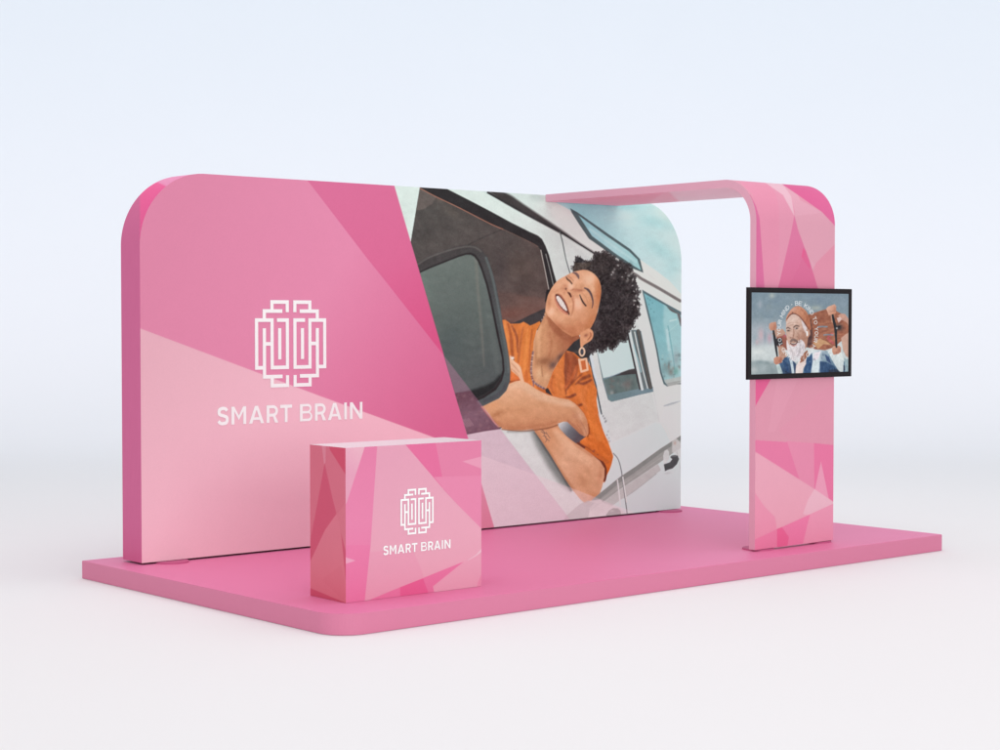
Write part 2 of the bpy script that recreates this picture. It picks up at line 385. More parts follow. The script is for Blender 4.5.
def woman(k):
    SK = (208, 158, 126)
    # shadowed cab behind the neck
    k.poly([(560, 350), (566, 348), (574, 340), (582, 336), (592, 342), (592, 352), (588.4, 358), (590, 374), (570, 380), (556, 372)], (58, 56, 58), 1)
    k.blob(578, 352, 5, 1.4, (96, 86, 82), .8)
    # shirt, left side
    k.poly([(503, 340), (530, 345), (560, 380), (592, 372), (596, 400), (600, 420), (606, 440), (590, 452), (572, 440), (560, 402), (530, 392), (505, 392)], (190, 106, 58), 1)
    SH = (205, 119, 62)
    left = [(500, 319), (502.4, 320), (505, 319.6), (508, 321.6), (510.6, 323.8), (520, 323.4), (523.6, 321.8), (527, 323.6), (530, 325.6), (535, 323.6), (539.4, 321.2), (541, 323), (537, 330), (534, 341), (533, 352), (531.8, 365), (532.4, 377), (536, 386), (540, 392), (520, 396), (500, 396)]
    k.poly(left, ((503, 330), (206, 122, 70), (530, 340), (209, 124, 66)), .9)
    k.clip(left, .8)
    for pts, w, c, op in (([(508, 324), (511, 336), (512, 352), (513, 358)], (1.5, 3, 1.6), (150, 82, 52), .8), ([(514, 329), (517, 338), (517.5, 352)], (1.2, 2.2, 1), (138, 76, 58), .85),
                          ([(523, 328), (520, 345), (518.5, 362)], (1.4, 2, 1.4), (162, 92, 62), .7), ([(527.5, 330), (526, 345), (524.5, 372)], (1.6, 3, 2.4), (221, 140, 78), .8),
                          ([(532, 330), (530, 350), (529.5, 372)], (1, 1.6, 1.2), (162, 90, 56), .7), ([(505, 322), (506.5, 336), (509, 350)], (1.5, 2.5, 1.5), (222, 142, 84), .7),
                          ([(512, 326), (514, 331)], (2, 1), (140, 80, 60), .8), ([(500, 384), (510, 382), (521, 379)], (1.4, 1.6, 1), (120, 62, 44), .8),
                          ([(512, 374), (513, 378), (519, 378)], (4, 6, 3), (212, 112, 66), .7), ([(526, 372), (527, 382)], (3, 3), (196, 106, 58), .6)):
        k.stroke(pts, [q*1.15 for q in w], c, 2.2, op*.9)
    k.clip(PHOTO, .8)
    k.tex(left, 5.46, 2.6, 16, 8, 21, octaves=3, tint=(1, .8, .55)); k.tex(left, 2.10, 1, 1.2, 0, 22)
    # shirt, right side with collar, sleeve and cuff
    right = [(564, 353), (567, 350.6), (574, 352.6), (580, 358), (588, 362), (591.2, 368), (592.4, 376), (594.6, 384), (597, 390), (596.6, 400), (598, 414), (602, 428), (606, 437), (610, 443.6), (613, 448), (613.6, 455), (611, 467), (607, 475), (604.6, 482.6), (602.4, 481.6), (603.6, 474), (604, 468), (600, 461.5), (595, 456), (587, 450), (580, 445.4), (573, 441.6), (580, 436.6), (588.4, 434), (588, 424), (584, 412), (576, 403), (566, 398.6), (552, 396), (546.2, 386.2), (554, 369)]
    k.poly(right, ((560, 380), (207, 120, 66), (606, 450), (208, 112, 50)), .8)
    k.clip(right, .8)
    k.poly([(565, 352), (572, 352), (579, 360), (577, 376), (567, 390), (564, 372)], (140, 76, 54), 3, .8)
    for pts, w, c, op in (([(560, 358), (558, 372), (561, 394)], (2, 6, 7), (214, 130, 74), .9), ([(566, 352), (565.5, 372), (566, 394)], (1, 1.6, 1.2), (128, 72, 54), .8),
                          ([(571, 360), (569, 376), (565, 388)], (2, 3, 1.5), (176, 96, 64), .7), ([(577, 366), (573, 376), (566, 388)], (2, 3, 2), (196, 106, 62), .7),
                          ([(582, 374), (574, 381), (566, 390)], (1.2, 2, 1), (138, 74, 52), .75), ([(589, 376), (582, 379), (576, 384)], (3, 2.6, 1.4), (120, 66, 50), .75),
                          ([(591, 380), (584, 383.5), (578.5, 383)], (1.6, 2.6, 1.2), (128, 72, 56), .9), ([(575, 394.5), (570, 397), (566, 397)], (2.4, 2.4, 1), (112, 60, 48), .85),
                          ([(582, 404.4), (579, 405.4), (577, 405)], (2, 2.2, 1), (112, 60, 46), .85), ([(593, 386), (590, 398), (592, 420), (600, 438)], (3, 6, 7, 7), (218, 126, 62), .8),
                          ([(586, 388), (582, 396), (586, 408)], (2, 4, 3), (214, 128, 72), .8), ([(589, 428), (590, 434), (598, 438)], (1, 1.6, 1), (160, 82, 46), .7),
                          ([(584, 438), (594, 436), (604, 441)], (2, 3.4, 2), (222, 128, 64), .8), ([(588, 446), (592, 450), (600, 456), (606, 462)], (2, 2.6, 3), (186, 98, 46), .7),
                          ([(578, 443), (588, 449), (597, 457.5), (604, 467), (605, 480)], (1.4, 1.8, 2, 2.4, 2), (124, 64, 46), .8), ([(611, 450), (611, 460), (606, 474)], (2, 2.6, 2), (196, 102, 44), .6),
                          ([(592, 452), (594, 451)], (1, 1.4), (120, 62, 60), .9), ([(596, 457), (597.6, 455)], (1, 1.4), (120, 62, 60), .9), ([(553, 376), (551, 386), (554, 394)], (1.6, 2, 1), (178, 98, 60), .7)):
        k.stroke(pts, [q*1.15 for q in w], c, 2.2, op*.9)
    k.clip(PHOTO, .8)
    k.tex(right, 5.04, 4, 14, -20, 23, octaves=3, tint=(1, .8, .55)); k.tex(right, 3.36, 9, 3, 30, 24, octaves=3, tint=(1, .8, .55)); k.tex(right, 1.89, 1, 1.2, 0, 25)
    k.poly([(545, 388.6), (548, 388), (552.4, 395.8), (546, 392.6)], (58, 54, 56), .8)
    # neck and collarbone
    neck = [(545, 312), (542.6, 319.6), (538, 329), (534.6, 338), (533.2, 348), (532, 358), (531, 367), (532.6, 376), (535.4, 383.4), (540, 387.4), (546, 389), (548.6, 383), (554, 369), (559, 360), (566, 351), (574, 341.6), (580, 338), (576, 325), (560, 312)]
    k.poly(neck, ((536, 345), (203, 152, 116), (572, 338), (160, 98, 72), (186, 130, 97)), .9)
    k.clip(neck, .8)
    k.stroke([(549, 318), (556, 328), (566, 336), (578, 340)], (4, 9, 9, 5), (158, 98, 72), 4, .8); k.stroke([(546, 321), (544, 334), (545, 352)], (2, 5, 4), (200, 146, 110), 3, .7)
    k.stroke([(541, 326), (538, 340), (538, 356)], (2, 5, 4), (213, 164, 126), 3, .8); k.stroke([(550, 332), (551, 346), (549, 356)], (2, 3, 2), (170, 112, 82), 3, .6)
    k.blob(545, 361, 8, 4.5, (146, 98, 72), .85, -12); k.blob(553, 365, 5, 4, (106, 82, 78), .85, -50); k.blob(560, 357, 6, 3, (96, 74, 70), .8, -48)
    k.blob(539, 374, 3.4, 6, (219, 178, 142), .9, 12); k.blob(546, 377, 4, 5, (214, 170, 134), .8, 20); k.stroke([(541.5, 366), (542.5, 376)], 1.4, (170, 120, 90), 1.5, .7)
    k.blob(536, 352, 1.6, 14, (170, 118, 84), .5)
    k.tex(neck, 3.50, 4, 9, 15, 31, octaves=3, tint=(1, .9, .85)); k.tex(neck, 1.50, .9)
    k.clip(PHOTO, .8)
    for i, (x, y) in enumerate(Ink.spline([(541.4, 320.6), (545, 314.6)], False, 5)): k.blob(x, y, .7, .7, (196, 170, 160) if i % 2 else (90, 74, 78), .9)
    bead = Ink.spline([(533, 352), (531.8, 360), (531.2, 368), (531.4, 374), (533.2, 381), (537, 384.6), (540.4, 386.6), (544, 388.6)], False, 6)
    for i, (x, y) in enumerate(bead): k.blob(x, y, .95, .95, [(104, 84, 98), (140, 118, 128), (92, 76, 88), (206, 186, 184)][i % 4], .95)
    k.stroke([(533.2, 381), (533.6, 386)], 1.2, (120, 96, 116), .8, .8)
    # head: hair mass first
    hair = [(573, 272), (572.4, 267), (575, 264), (575.4, 256.6), (580.6, 257.8), (585, 261), (590, 261.6), (594, 259.6), (594.6, 255), (597, 253), (601, 253.4), (605, 251.6), (609, 254.4), (613, 256), (617, 261.4), (621, 260.8), (624.6, 263.6), (628, 265), (632, 270), (631.6, 274.4), (635, 278), (636, 285), (639, 292), (637, 298), (640, 304), (637.6, 309), (639.4, 315), (634, 320), (632.8, 325.4), (628, 331), (625.6, 341), (620, 339.6), (616.8, 344), (613, 349.6), (608, 346.8), (602, 351.4), (597, 349), (593.6, 352.6), (588, 351), (584.6, 346.6), (590, 340), (593, 332), (594.6, 322), (598, 312), (600.4, 297), (600.8, 287), (598.8, 280), (594, 274), (587, 270.4), (579, 270.8)]
    k.poly(hair, ((590, 262), (64, 57, 57), (620, 330), (54, 46, 48), (54, 47, 49)), 1.4)
    n = len(hair)
    def curl(x, y, r, c, w, op):
        a0 = RNG.uniform(0, 6.28); a = a0 + np.linspace(0, RNG.uniform(2.4, 5), 6)
        k.stroke(np.stack([x+r*np.cos(a), y+r*np.sin(a)*1.1], 1), w, c, .7, op, smooth=False)
    for i in range(41):                                   # ragged curls along the outline
        (x0, y0), (x1, y1) = hair[i], hair[i+1]
        for j in range(max(2, int(math.hypot(x1-x0, y1-y0)/1.0))):
            t = RNG.uniform(); x, y = x0+(x1-x0)*t+RNG.normal(0, .7), y0+(y1-y0)*t+RNG.normal(0, .7)
            if i < 5 and RNG.uniform() < .6: continue
            curl(x, y, RNG.uniform(.5, 1.5), (68, 61, 63), RNG.uniform(.6, 1.1), .85)
    for i in range(260):                                  # loose wispy ends
        j = RNG.integers(6, 40); (x0, y0), (x1, y1) = hair[j], hair[j+1]; t = RNG.uniform()
        x, y = x0+(x1-x0)*t, y0+(y1-y0)*t; ox, oy = x-608, y-305; q = math.hypot(ox, oy)
        d = RNG.uniform(-.5, 1.9); x += ox/q*d; y += oy/q*d
        if RNG.uniform() < .5 and math.sin(j*2.1) < -.2: continue
        curl(x, y, RNG.uniform(.3, .9), (72, 66, 68), RNG.uniform(.35, .7), RNG.uniform(.4, .8))
    k.clip(hair, 2)
    for i in range(300):
        x, y = RNG.uniform(578, 640), RNG.uniform(254, 352)
        curl(x, y, RNG.uniform(.8, 2.4), [(46, 40, 42), (76, 67, 66), (52, 45, 47), (84, 74, 70)][i % 4], RNG.uniform(.5, 1.1), RNG.uniform(.25, .6))
    k.blob(613, 300, 16, 26, (56, 50, 53), .5); k.blob(585, 266, 8, 4, (92, 84, 80), .4); k.blob(602, 320, 6, 16, (58, 50, 52), .5)
    k.clip(PHOTO, .8)
    for x, y, r in ((613, 272.4, 1.5), (614.4, 269.6, 1.2), (612, 274.6, 1), (622.6, 277, 1.2), (627.4, 279, 1.8), (629.4, 275.6, 2), (631.6, 273.4, 1.8), (628, 281, 1.3), (632.6, 279.4, 1.2), (636.2, 296.4, 1.8), (634.6, 300.6, 1.6), (638, 300, 1.3), (636.4, 289.4, 1.1), (633.6, 291.4, .9), (637.6, 306.6, 1), (617.6, 265.4, 1), (620.4, 268, .8), (632.4, 285.6, .7), (634, 304.6, .9), (625.6, 273, .8)):
        k.blob(x+RNG.normal(0, .3), y, r*RNG.uniform(.5, .95), r*RNG.uniform(.8, 1.4), (222, 218, 216), RNG.uniform(.5, .85), RNG.uniform(0, 180))
    for x, y in ((614, 271), (629, 278), (631, 277), (636, 298), (635, 303), (637, 293), (634, 283)): curl(x, y, 1.2, (72, 65, 66), .6, .85)
    k.poly([(575.2, 256.4), (580.8, 257.6), (585, 260.8), (584, 263), (577, 262.4), (575.6, 262)], (52, 50, 53), .8)
    k.poly([(574.6, 263), (584, 262.6), (592, 263), (586, 269), (578, 270.2), (573.4, 270.4)], (92, 82, 76), 1.4, .7)
    k.poly([(594, 318), (598, 312), (602, 320), (598, 336), (592, 342), (588, 334)], (66, 58, 60), 1)
    for i in range(40): k.blob(RNG.uniform(596, 634), RNG.uniform(262, 340), RNG.uniform(1.5, 4), RNG.uniform(1.5, 4), [(74, 65, 64), (44, 38, 40)][i % 2], .3)
    k.tex(hair, 8.10, 5, 5, 0, 41, 3, tint=(1, .95, .95), octaves=3); k.tex(hair, 8.10, 1.5, 1.5, 0, 42, 2, octaves=2)
    # face
    face = [(545.2, 311), (546.2, 302), (548, 295), (551.2, 288.8), (554, 284.4), (557.2, 281), (561, 278.2), (565.4, 276), (570, 273.4), (574, 271.8), (578.6, 270.6), (583, 269.8), (587.4, 270.2), (591, 271.8), (594.4, 274.2), (597, 277), (599.2, 280.6), (600.8, 286), (601.2, 291), (600.4, 298), (599, 305), (597.2, 313), (595, 320), (591.4, 327), (587.6, 332), (583.6, 334.4), (579.6, 335), (572, 336.6), (563.4, 331.4), (557.6, 326), (552.6, 321), (548, 316)]
    k.poly(face, ((555, 280), (214, 160, 128), (592, 325), (190, 124, 88), (211, 155, 121)), .9)
    k.clip(face, .8)
    B = k.blob
    B(574, 300, 26, 30, (240, 190, 156), .4, 20); B(589, 278, 8, 7, (236, 190, 160), .9, 20); B(598, 296, 3.2, 16, (196, 122, 82), .75, -5); B(594, 285, 4, 8, (218, 160, 124), .5)
    B(556, 288, 5, 7, (218, 164, 132), .7, 40); B(549, 299, 2.5, 8, (200, 140, 106), .7, 10); B(551.6, 311, 4, 5, (228, 180, 150), .85, 30)
    B(560, 318, 8, 4.5, (221, 170, 138), .8, 35); B(578, 306, 5.4, 7, (230, 178, 150), .9, -20); B(584, 314, 7, 6, (216, 156, 122), .7)
    B(580, 325, 10, 6, (192, 126, 92), .7, -20); B(571, 329, 8, 4, (184, 118, 86), .75, 25); B(558, 324, 6, 3, (186, 122, 92), .7, 40); B(590, 322, 4, 8, (194, 124, 84), .6, 20)
    B(570.4, 286.6, 3, 3.4, (230, 184, 158), .95, -40); B(575, 281.6, 3, 4.4, (224, 174, 144), .8, 40); B(576, 290.4, 4, 2.2, (186, 124, 96), .8, -15); B(581, 290.5, 3.4, 1.8, (176, 114, 88), .75, -20)
    B(565.4, 286, 2.2, 2.6, (190, 128, 100), .6); B(572, 296.4, 3.4, 2, (202, 140, 112), .7, 60); B(564.6, 292.6, 2, 2.4, (196, 134, 106), .6); B(573.6, 300, 1.3, 4.6, (194, 130, 104), .6, -8)
    B(557, 290.6, 4, 1.8, (196, 134, 104), .5, -30); B(568.4, 277.4, 4, 2.4, (200, 146, 118), .6, 35); B(584.4, 296, 4.4, 4.6, (216, 160, 126), .8, 55); B(583, 302.4, 2.4, 4, (200, 140, 108), .6, -35)
    B(576.6, 316, 3, 3, (220, 166, 134), .5); B(562, 283, 4, 2, (224, 172, 142), .6, -20)
    B(597, 284, 3, 7, (204, 138, 98), .6, -10); B(592, 306, 5, 9, (202, 138, 100), .55, 10); B(569, 321, 10, 3.4, (206, 148, 114), .6, 25)
    B(553.6, 306, 2.2, 4, (212, 154, 122), .6); B(587, 274.4, 7, 2.4, (222, 172, 140), .7, 12); B(582, 286, 2.4, 3, (198, 140, 108), .6, 40); B(578.4, 300, 3, 4, (236, 190, 164), .8, -25)
    B(590, 280, 5, 5, (238, 196, 168), .8, 20); B(571, 285.6, 2, 2.6, (240, 200, 176), .85, -40); B(578, 303, 3.4, 5, (240, 196, 170), .8, -20); B(551.4, 311.6, 2.6, 3.4, (238, 194, 168), .75, 30)
    B(559.6, 286, 3.4, 3, (228, 178, 146), .7, -30); B(576, 280, 1.6, 3.4, (234, 188, 160), .7, 40); B(600, 292, 1.6, 14, (176, 104, 66), .6, -4); B(566, 330, 12, 2.4, (172, 108, 78), .6, 26)
    B(563, 288.4, 3, 3, (196, 134, 104), .5); B(577, 296, 2.4, 5, (206, 146, 114), .5, -30); B(592.6, 288, 2, 5, (236, 190, 158), .6, -15); B(549.4, 304, 1.6, 6, (190, 128, 96), .6, 6); B(583, 320, 5, 4, (216, 158, 124), .5)
    B(570, 316, 5, 2, (222, 170, 140), .6, 20); B(573, 289.6, 2.2, 1, (170, 108, 82), .7, -20); B(580, 290.2, 4, 1.1, (164, 102, 78), .6, 10)
    for i in range(160): B(RNG.uniform(546, 600), RNG.uniform(271, 334), RNG.uniform(.7, 1.6), RNG.uniform(.7, 1.6), [(226, 176, 146), (188, 128, 96)][i % 2], .1)
    k.stroke([(573.2, 272.8), (576, 273.6), (578, 276), (578.8, 278.4)], (1.2, 2.6, 2.6, 1), (112, 88, 90), 1, .9)
    k.stroke([(584.6, 288), (588, 289.8), (590.6, 293.4), (592.4, 298.6), (592.9, 303.4), (592, 308)], (1.2, 2.4, 2.2, 1.7, 1.2, .6), (92, 74, 78), .9, .95)
    k.stroke([(566.2, 277), (567.6, 279.4), (569.8, 281), (572, 283.8)], (.8, 1.5, 1.5, 1.2), (78, 54, 48), .7, .95)
    k.stroke([(567.6, 275.6), (571, 278), (573.6, 281)], (.8, 1, .6), (176, 120, 96), 1, .6)
    k.stroke([(579.8, 295), (581.6, 299.4), (583.6, 303), (585.8, 305.6)], (.9, 1.6, 1.7, 1.6), (72, 54, 52), .7, .95)
    k.stroke([(582, 292.6), (585.6, 297), (588, 303)], (.6, 1, .6), (188, 130, 100), 1, .6)
    B(565.9, 288.8, 1.1, 1.1, (104, 60, 50), .95); k.stroke([(568.2, 292.6), (569.6, 293.8), (571, 296.6)], (1.4, 2.2, 1.6), (92, 52, 46), .8, .95)
    k.stroke([(566.4, 290), (567.6, 292)], 1, (170, 108, 84), .9, .6)
    # smiling mouth
    k.poly([(554.6, 296), (556, 293.8), (558.6, 293.4), (561.6, 295.2), (564.4, 299), (566.8, 303.6), (568.8, 309), (569.6, 314), (567, 314.8), (563.4, 313), (559.6, 309.4), (556.6, 304.6), (554.8, 299.6)], (180, 112, 90), 1)
    k.poly([(555.6, 294.8), (558.4, 294.6), (561.4, 297), (564.4, 301), (566.8, 305.6), (568.4, 310.6), (569, 313.6), (566.8, 312.6), (562.8, 309.4), (559, 304.8), (556.2, 300)], (108, 62, 54), .9)
    k.poly([(556.6, 295.8), (558.6, 296), (561.4, 299), (564, 302.8), (566, 306.8), (567.3, 310.6), (566, 310.8), (563.4, 308.8), (560.2, 305.2), (557.6, 301), (556.2, 298)], (238, 227, 222), .8)
    for a, b in (((558.6, 297), (557, 300.6)), ((560.4, 298.6), (558.8, 303)), ((562.4, 300.8), (560.6, 305.4)), ((564.2, 303.4), (562.6, 307.6)), ((565.8, 306.2), (564.4, 309.6))): k.stroke([a, b], .42, (186, 166, 162), .6, .85)
    k.stroke([(554.8, 299.4), (557.2, 305), (561, 309.8), (565.8, 313.8)], (1, 1.8, 2, 1.2), (208, 140, 118), 1, .9); k.stroke([(571.6, 297.6), (573.4, 303), (573, 310), (571, 316)], (.8, 1.8, 1.6, .6), (184, 120, 92), 1.8, .7)
    B(556.6, 294.9, 1.2, .9, (70, 42, 40), .95); B(568.8, 313.4, .8, 1.7, (64, 40, 38), .95, -15)
    B(557.6, 310.2, 3, 1.4, (200, 140, 112), .7, 42)
    k.clip(PHOTO, .8)
    k.tex(face, 2.48, 5, 5, 0, 51, octaves=3, tint=(1, .95, .9)); k.tex(face, 1.35, .9, .9, 0, 52)
    # ear, earring
    k.poly([(580, 338), (580.6, 333), (584, 331), (588, 328.6), (591, 329.4), (593.2, 332.4), (592.8, 337.4), (590.2, 341), (586, 343.6), (583.4, 345.6), (582.2, 348), (580.6, 347)], (214, 154, 118), .9, smooth=True)
    k.stroke([(590.4, 332), (590.8, 336), (587.6, 340)], (1, 1.6, 1), (170, 104, 76), 1, .85); B(586, 335.4, 2.2, 1.5, (150, 90, 72), .85, -30); B(585, 340, 2, 1.4, (224, 168, 134), .8)
    k.stroke([(588, 330), (591.6, 332.4)], 1.2, (226, 172, 136), 1, .7)
    a = np.linspace(0, 2*math.pi, 15)
    k.stroke(np.stack([582+2.5*np.cos(a), 351.8+4*np.sin(a)], 1), 1.7, (228, 194, 168), .7, 1, False); B(582, 352, 1.5, 2.4, (78, 84, 98), .9)
    k.stroke([(579.4, 360.2), (586.2, 358.8), (587.6, 369.8), (581.4, 371.6), (579.2, 359.6)], 2.1, (232, 188, 158), .7, 1, False)
    k.poly([(581.2, 361.6), (585, 361), (586, 368.4), (582.4, 369.4)], (192, 106, 66), .8)
    # arm that lies across, with the hand tucked in on the right
    arm = [(482, 406.5), (490, 400), (499, 396), (505, 388), (509, 384), (515, 381.4), (521, 380.4), (528, 383.4), (536, 389), (548, 395), (560, 398), (569, 399.6), (575, 403.6), (580, 408.6), (584, 413.6), (587, 420), (588.2, 427), (588.6, 433.6), (586.6, 436.4), (584, 436.4), (580, 433.8), (574, 428), (568, 421.8), (563, 421.8), (557, 424), (546, 427.4), (534, 429.2), (522, 430.2), (510, 430.4), (502, 428.6), (495, 422.2), (489.6, 414.6), (484, 408)]
    # forearm reaching down to the elbow on the window sill
    low = [(533, 429), (546, 426), (557, 423.6), (560, 429), (567, 436.6), (573, 441.4), (580, 446), (590, 453), (600, 461.2), (604.6, 468.6), (604.4, 477), (602, 487), (598.4, 497.4), (596, 504), (588, 506), (580, 499), (573, 490.4), (565, 478.6), (557, 465.4), (549, 452), (540, 438.6)]
    # dark sill by the hand, then the forearm's shadow in the printed picture
    k.poly([(557, 424), (567, 421.4), (574, 428), (580.4, 434.2), (586, 436.6), (580, 441), (580, 446.4), (573, 442), (566, 436.6), (560, 430)], ((559, 426), (196, 199, 201), (578, 438), (92, 82, 88), (112, 114, 120)), .9)
    k.stroke([(531, 428), (540, 444), (553, 464), (563, 480), (570, 490)], (2, 8, 11, 9, 1), (112, 116, 114), 8, .8); k.stroke([(534, 430), (545, 448), (558, 468), (571, 490)], 2.6, (84, 86, 84), 2.6, .8)
    k.stroke([(508, 431.6), (522, 431.6), (536, 431)], 2.2, (150, 154, 152), 2.5, .7)
    k.stroke([(578, 444), (590, 452), (600, 460), (605, 469), (604.4, 480)], 3.4, (112, 58, 42), 1)
    k.stroke([(586, 449), (598, 457), (608, 462)], 3, (190, 102, 50), 1)
    k.poly(low, ((545, 450), (204, 150, 114), (585, 470), (206, 156, 124), (214, 168, 136)), .9)
    k.clip(low, .8)
    k.stroke([(534, 428), (545, 446), (558, 468), (572, 490)], (3, 3, 4, 5), (182, 124, 90), 3.4, .8); k.stroke([(560, 428), (575, 444), (592, 456)], (1.6, 2.4, 2.4), (192, 132, 98), 2.4, .7)
    k.stroke([(556, 432), (572, 449), (588, 462)], (5, 9, 8), (222, 178, 146), 6, .7); k.blob(588, 478, 11, 13, (208, 158, 124), .8); k.blob(583, 482, 6, 9, (186, 132, 98), .5, -30)
    k.stroke([(534, 428), (546, 428), (558, 425)], (3, 3, 2), (172, 112, 80), 2.2, .75); k.blob(594, 497, 8, 5, (190, 128, 92), .7); k.blob(600, 476, 2.4, 9, (188, 128, 96), .6, 10)
    for i in range(80): k.blob(RNG.uniform(538, 603), RNG.uniform(430, 500), 1.4, 1.4, [(222, 176, 144), (186, 134, 102)][i % 2], .12)
    k.tex(low, 2.50, 7, 5, 40, 61, octaves=3, tint=(1, .95, .9)); k.tex(low, 1.50, .9, .9, 0, 62)
    for s in ([(540, 429), (543, 430.6), (545, 433)], [(541, 431.4), (544, 433), (547, 434)], [(544, 434), (546, 438), (549.6, 441)], [(546, 432), (548.4, 436)], [(543, 436), (546.6, 436.4)], [(547, 439), (545.6, 442)], [(550, 438), (548, 435.6)]):
        k.stroke(s, (.6, .9, .5), (104, 84, 82), .7, .75)
    k.clip(PHOTO, .8)
    k.poly(arm, ((515, 384), (215, 170, 138), (520, 432), (192, 134, 100), (205, 154, 118)), .9)
    k.clip(arm, .8)
    k.stroke([(512, 386), (522, 385), (540, 396), (566, 404)], (5, 7, 8, 5), (218, 178, 148), 6, .8); k.stroke([(492, 421), (510, 428), (534, 427), (556, 422)], (5, 5, 4, 2), (180, 122, 90), 5, .75)
    k.blob(498, 414, 8, 3.6, (164, 108, 74), .75, -18); k.blob(520, 412, 14, 4, (196, 142, 106), .7, 5); k.blob(494, 405, 6, 4, (208, 152, 112), .7, -20); k.blob(506, 422, 9, 4, (190, 134, 100), .5)
    k.blob(545, 412, 14, 5, (206, 154, 120), .7); k.blob(575, 417, 4, 3, (190, 134, 104), .8, 30); k.stroke([(568, 421), (574, 426.4), (582, 434)], (2, 3, 3), (170, 112, 84), 2.4, .75)
    k.blob(570, 404, 7, 3.4, (221, 182, 154), .85, 20); k.blob(580, 415, 3, 6, (214, 170, 140), .8, -25); k.blob(585, 430, 2.4, 5, (206, 156, 124), .8); k.stroke([(576, 412), (580, 420), (583, 430)], (1, 1.4, 1), (188, 134, 106), 1.6, .5)
    for i in range(110): k.blob(RNG.uniform(486, 585), RNG.uniform(384, 430), 1.5, 1.5, [(222, 178, 146), (184, 132, 100)][i % 2], .12)
    k.clip(PHOTO, .8)
    k.tex(arm, 2.50, 8, 4, 10, 63, octaves=3, tint=(1, .95, .9)); k.tex(arm, 1.50, .9, .9, 0, 64)
    for q in ([(577, 424), (581, 429.6), (584, 435)], [(580.4, 420.6), (584, 427), (586.4, 433.4)]): k.stroke(q, (.5, .9, .7), (168, 112, 88), .9, .65)
    k.blob(573, 411, 2, 1.4, (196, 142, 112), .6, 40); k.blob(578.6, 413.6, 1.6, 1.2, (192, 138, 108), .5, 40)
    k.stroke([(502, 429.4), (520, 431), (536, 430), (550, 427.6), (558, 424.6)], 1.1, (138, 92, 70), 1.1, .8)
    k.stroke([(588.4, 424), (589.2, 432), (587.4, 437)], 1, (126, 68, 44), 1, .7)
    # fingers of the other hand on the sleeve
    k.poly([(509.6, 356), (512, 357.4), (514.4, 361.4), (518, 364), (520.6, 367), (521.8, 371.4), (523.2, 378), (524, 382), (520.6, 380.4), (518.6, 377), (514.6, 373.4), (511, 369.4)], (222, 178, 148), .9, smooth=True)
    k.stroke([(511, 363), (515, 367), (519, 372)], (.6, 1, .6), (186, 134, 106), .9, .7); k.stroke([(511.6, 369), (515, 372), (518.6, 376)], (1, 1.2, .8), (192, 140, 112), .9, .7); k.stroke([(513, 361), (517.6, 365.6), (520.6, 371)], 1.2, (232, 196, 168), 1.2, .7)
    k.blob(512.6, 358, 1.7, 1.5, (238, 236, 238), 1); k.blob(514, 359.6, .8, .7, (130, 100, 84), .9)

def wing_mirror(k):
    outer = [(400, 272), (418, 263), (430, 255.4), (450, 248.4), (461, 245.4), (466, 244.8), (475, 245.4), (482, 249.8), (487.6, 257.4), (491, 267), (493.6, 276), (496.2, 286), (500, 305), (503, 325), (506.8, 343), (509.4, 359.6), (510.5, 371), (510, 381), (506.4, 390.6), (499, 398.4), (483, 406.2), (470, 412), (440, 420), (400, 330)]
    k.poly(outer, ((440, 260), (70, 65, 66), (505, 360), (84, 90, 92), (76, 76, 78)), 1.2)
    k.stroke([(418, 264.4), (430, 257), (450, 250), (466, 246.6), (475, 247.4), (481, 251.4)], 1.8, (98, 92, 91), 1.4, .8)
    k.stroke([(486, 258), (492, 276), (497, 300), (503, 333), (507.6, 358), (508.6, 372)], 2.4, (98, 104, 105), 1.8, .75)
    inner = [(400, 282), (420, 271.4), (430, 266.6), (450, 258.6), (460, 254.6), (466, 252.8), (471, 252.6), (475.4, 254.6), (479, 259.4), (483, 268.4), (488, 284), (491, 296), (494, 310), (499, 335), (503.8, 358), (504.6, 371), (502, 381), (496, 390), (484, 398), (468, 405), (440, 412), (400, 330)]
    k.poly(inner, (50, 45, 47), 1.4)
    gl = [(400, 284), (420, 273), (430, 268.4), (450, 260.4), (460, 256.6), (466, 254.8), (470.6, 254.8), (474, 256.6), (477.4, 261), (481, 269.4), (486, 285), (489, 297), (492, 311), (497, 336), (501.8, 358), (502.6, 370), (500, 379), (494, 387.6), (483, 395.4), (468, 402), (440, 410), (400, 330)]
    k.clip(PHOTO, .8); m0 = k.mask; k.clip(gl, 1.2); k.mask = k.mask*m0
    k.poly([(390, 240), (520, 240), (520, 420), (390, 420)], ((440, 262), (104, 110, 107), (490, 385), (84, 89, 90), (92, 99, 97)), 1)
    k.stroke([(476, 256), (478, 290), (481.6, 330), (484, 366)], (3.4, 2.6, 2.6, 1), (120, 117, 112), 3.4, .6); k.stroke([(480, 262), (486, 300), (494, 345), (498, 372)], (4, 6, 6, 4), (100, 106, 105), 4, .5)
    k.blob(446, 290, 16, 14, (98, 104, 102), .5); k.blob(452, 345, 16, 24, (80, 88, 89), .6); k.blob(425, 285, 6, 20, (104, 116, 110), .4, -15)
    k.poly([(440, 400), (470, 390.6), (480, 387.4), (487, 385), (494, 381.4), (499, 376), (505, 372), (508, 410), (440, 425)], (42, 43, 44), 4.5)
    k.blob(500, 384, 4, 6, (52, 52, 54), .8, 30); k.blob(465, 385, 20, 4, (94, 98, 98), .4, -18)
    k.clip(PHOTO, .8)
    k.stroke([(506, 384), (503.4, 390), (497, 395.4), (484, 401.4)], (3, 4, 4, 3), (78, 79, 84), 2, .85)

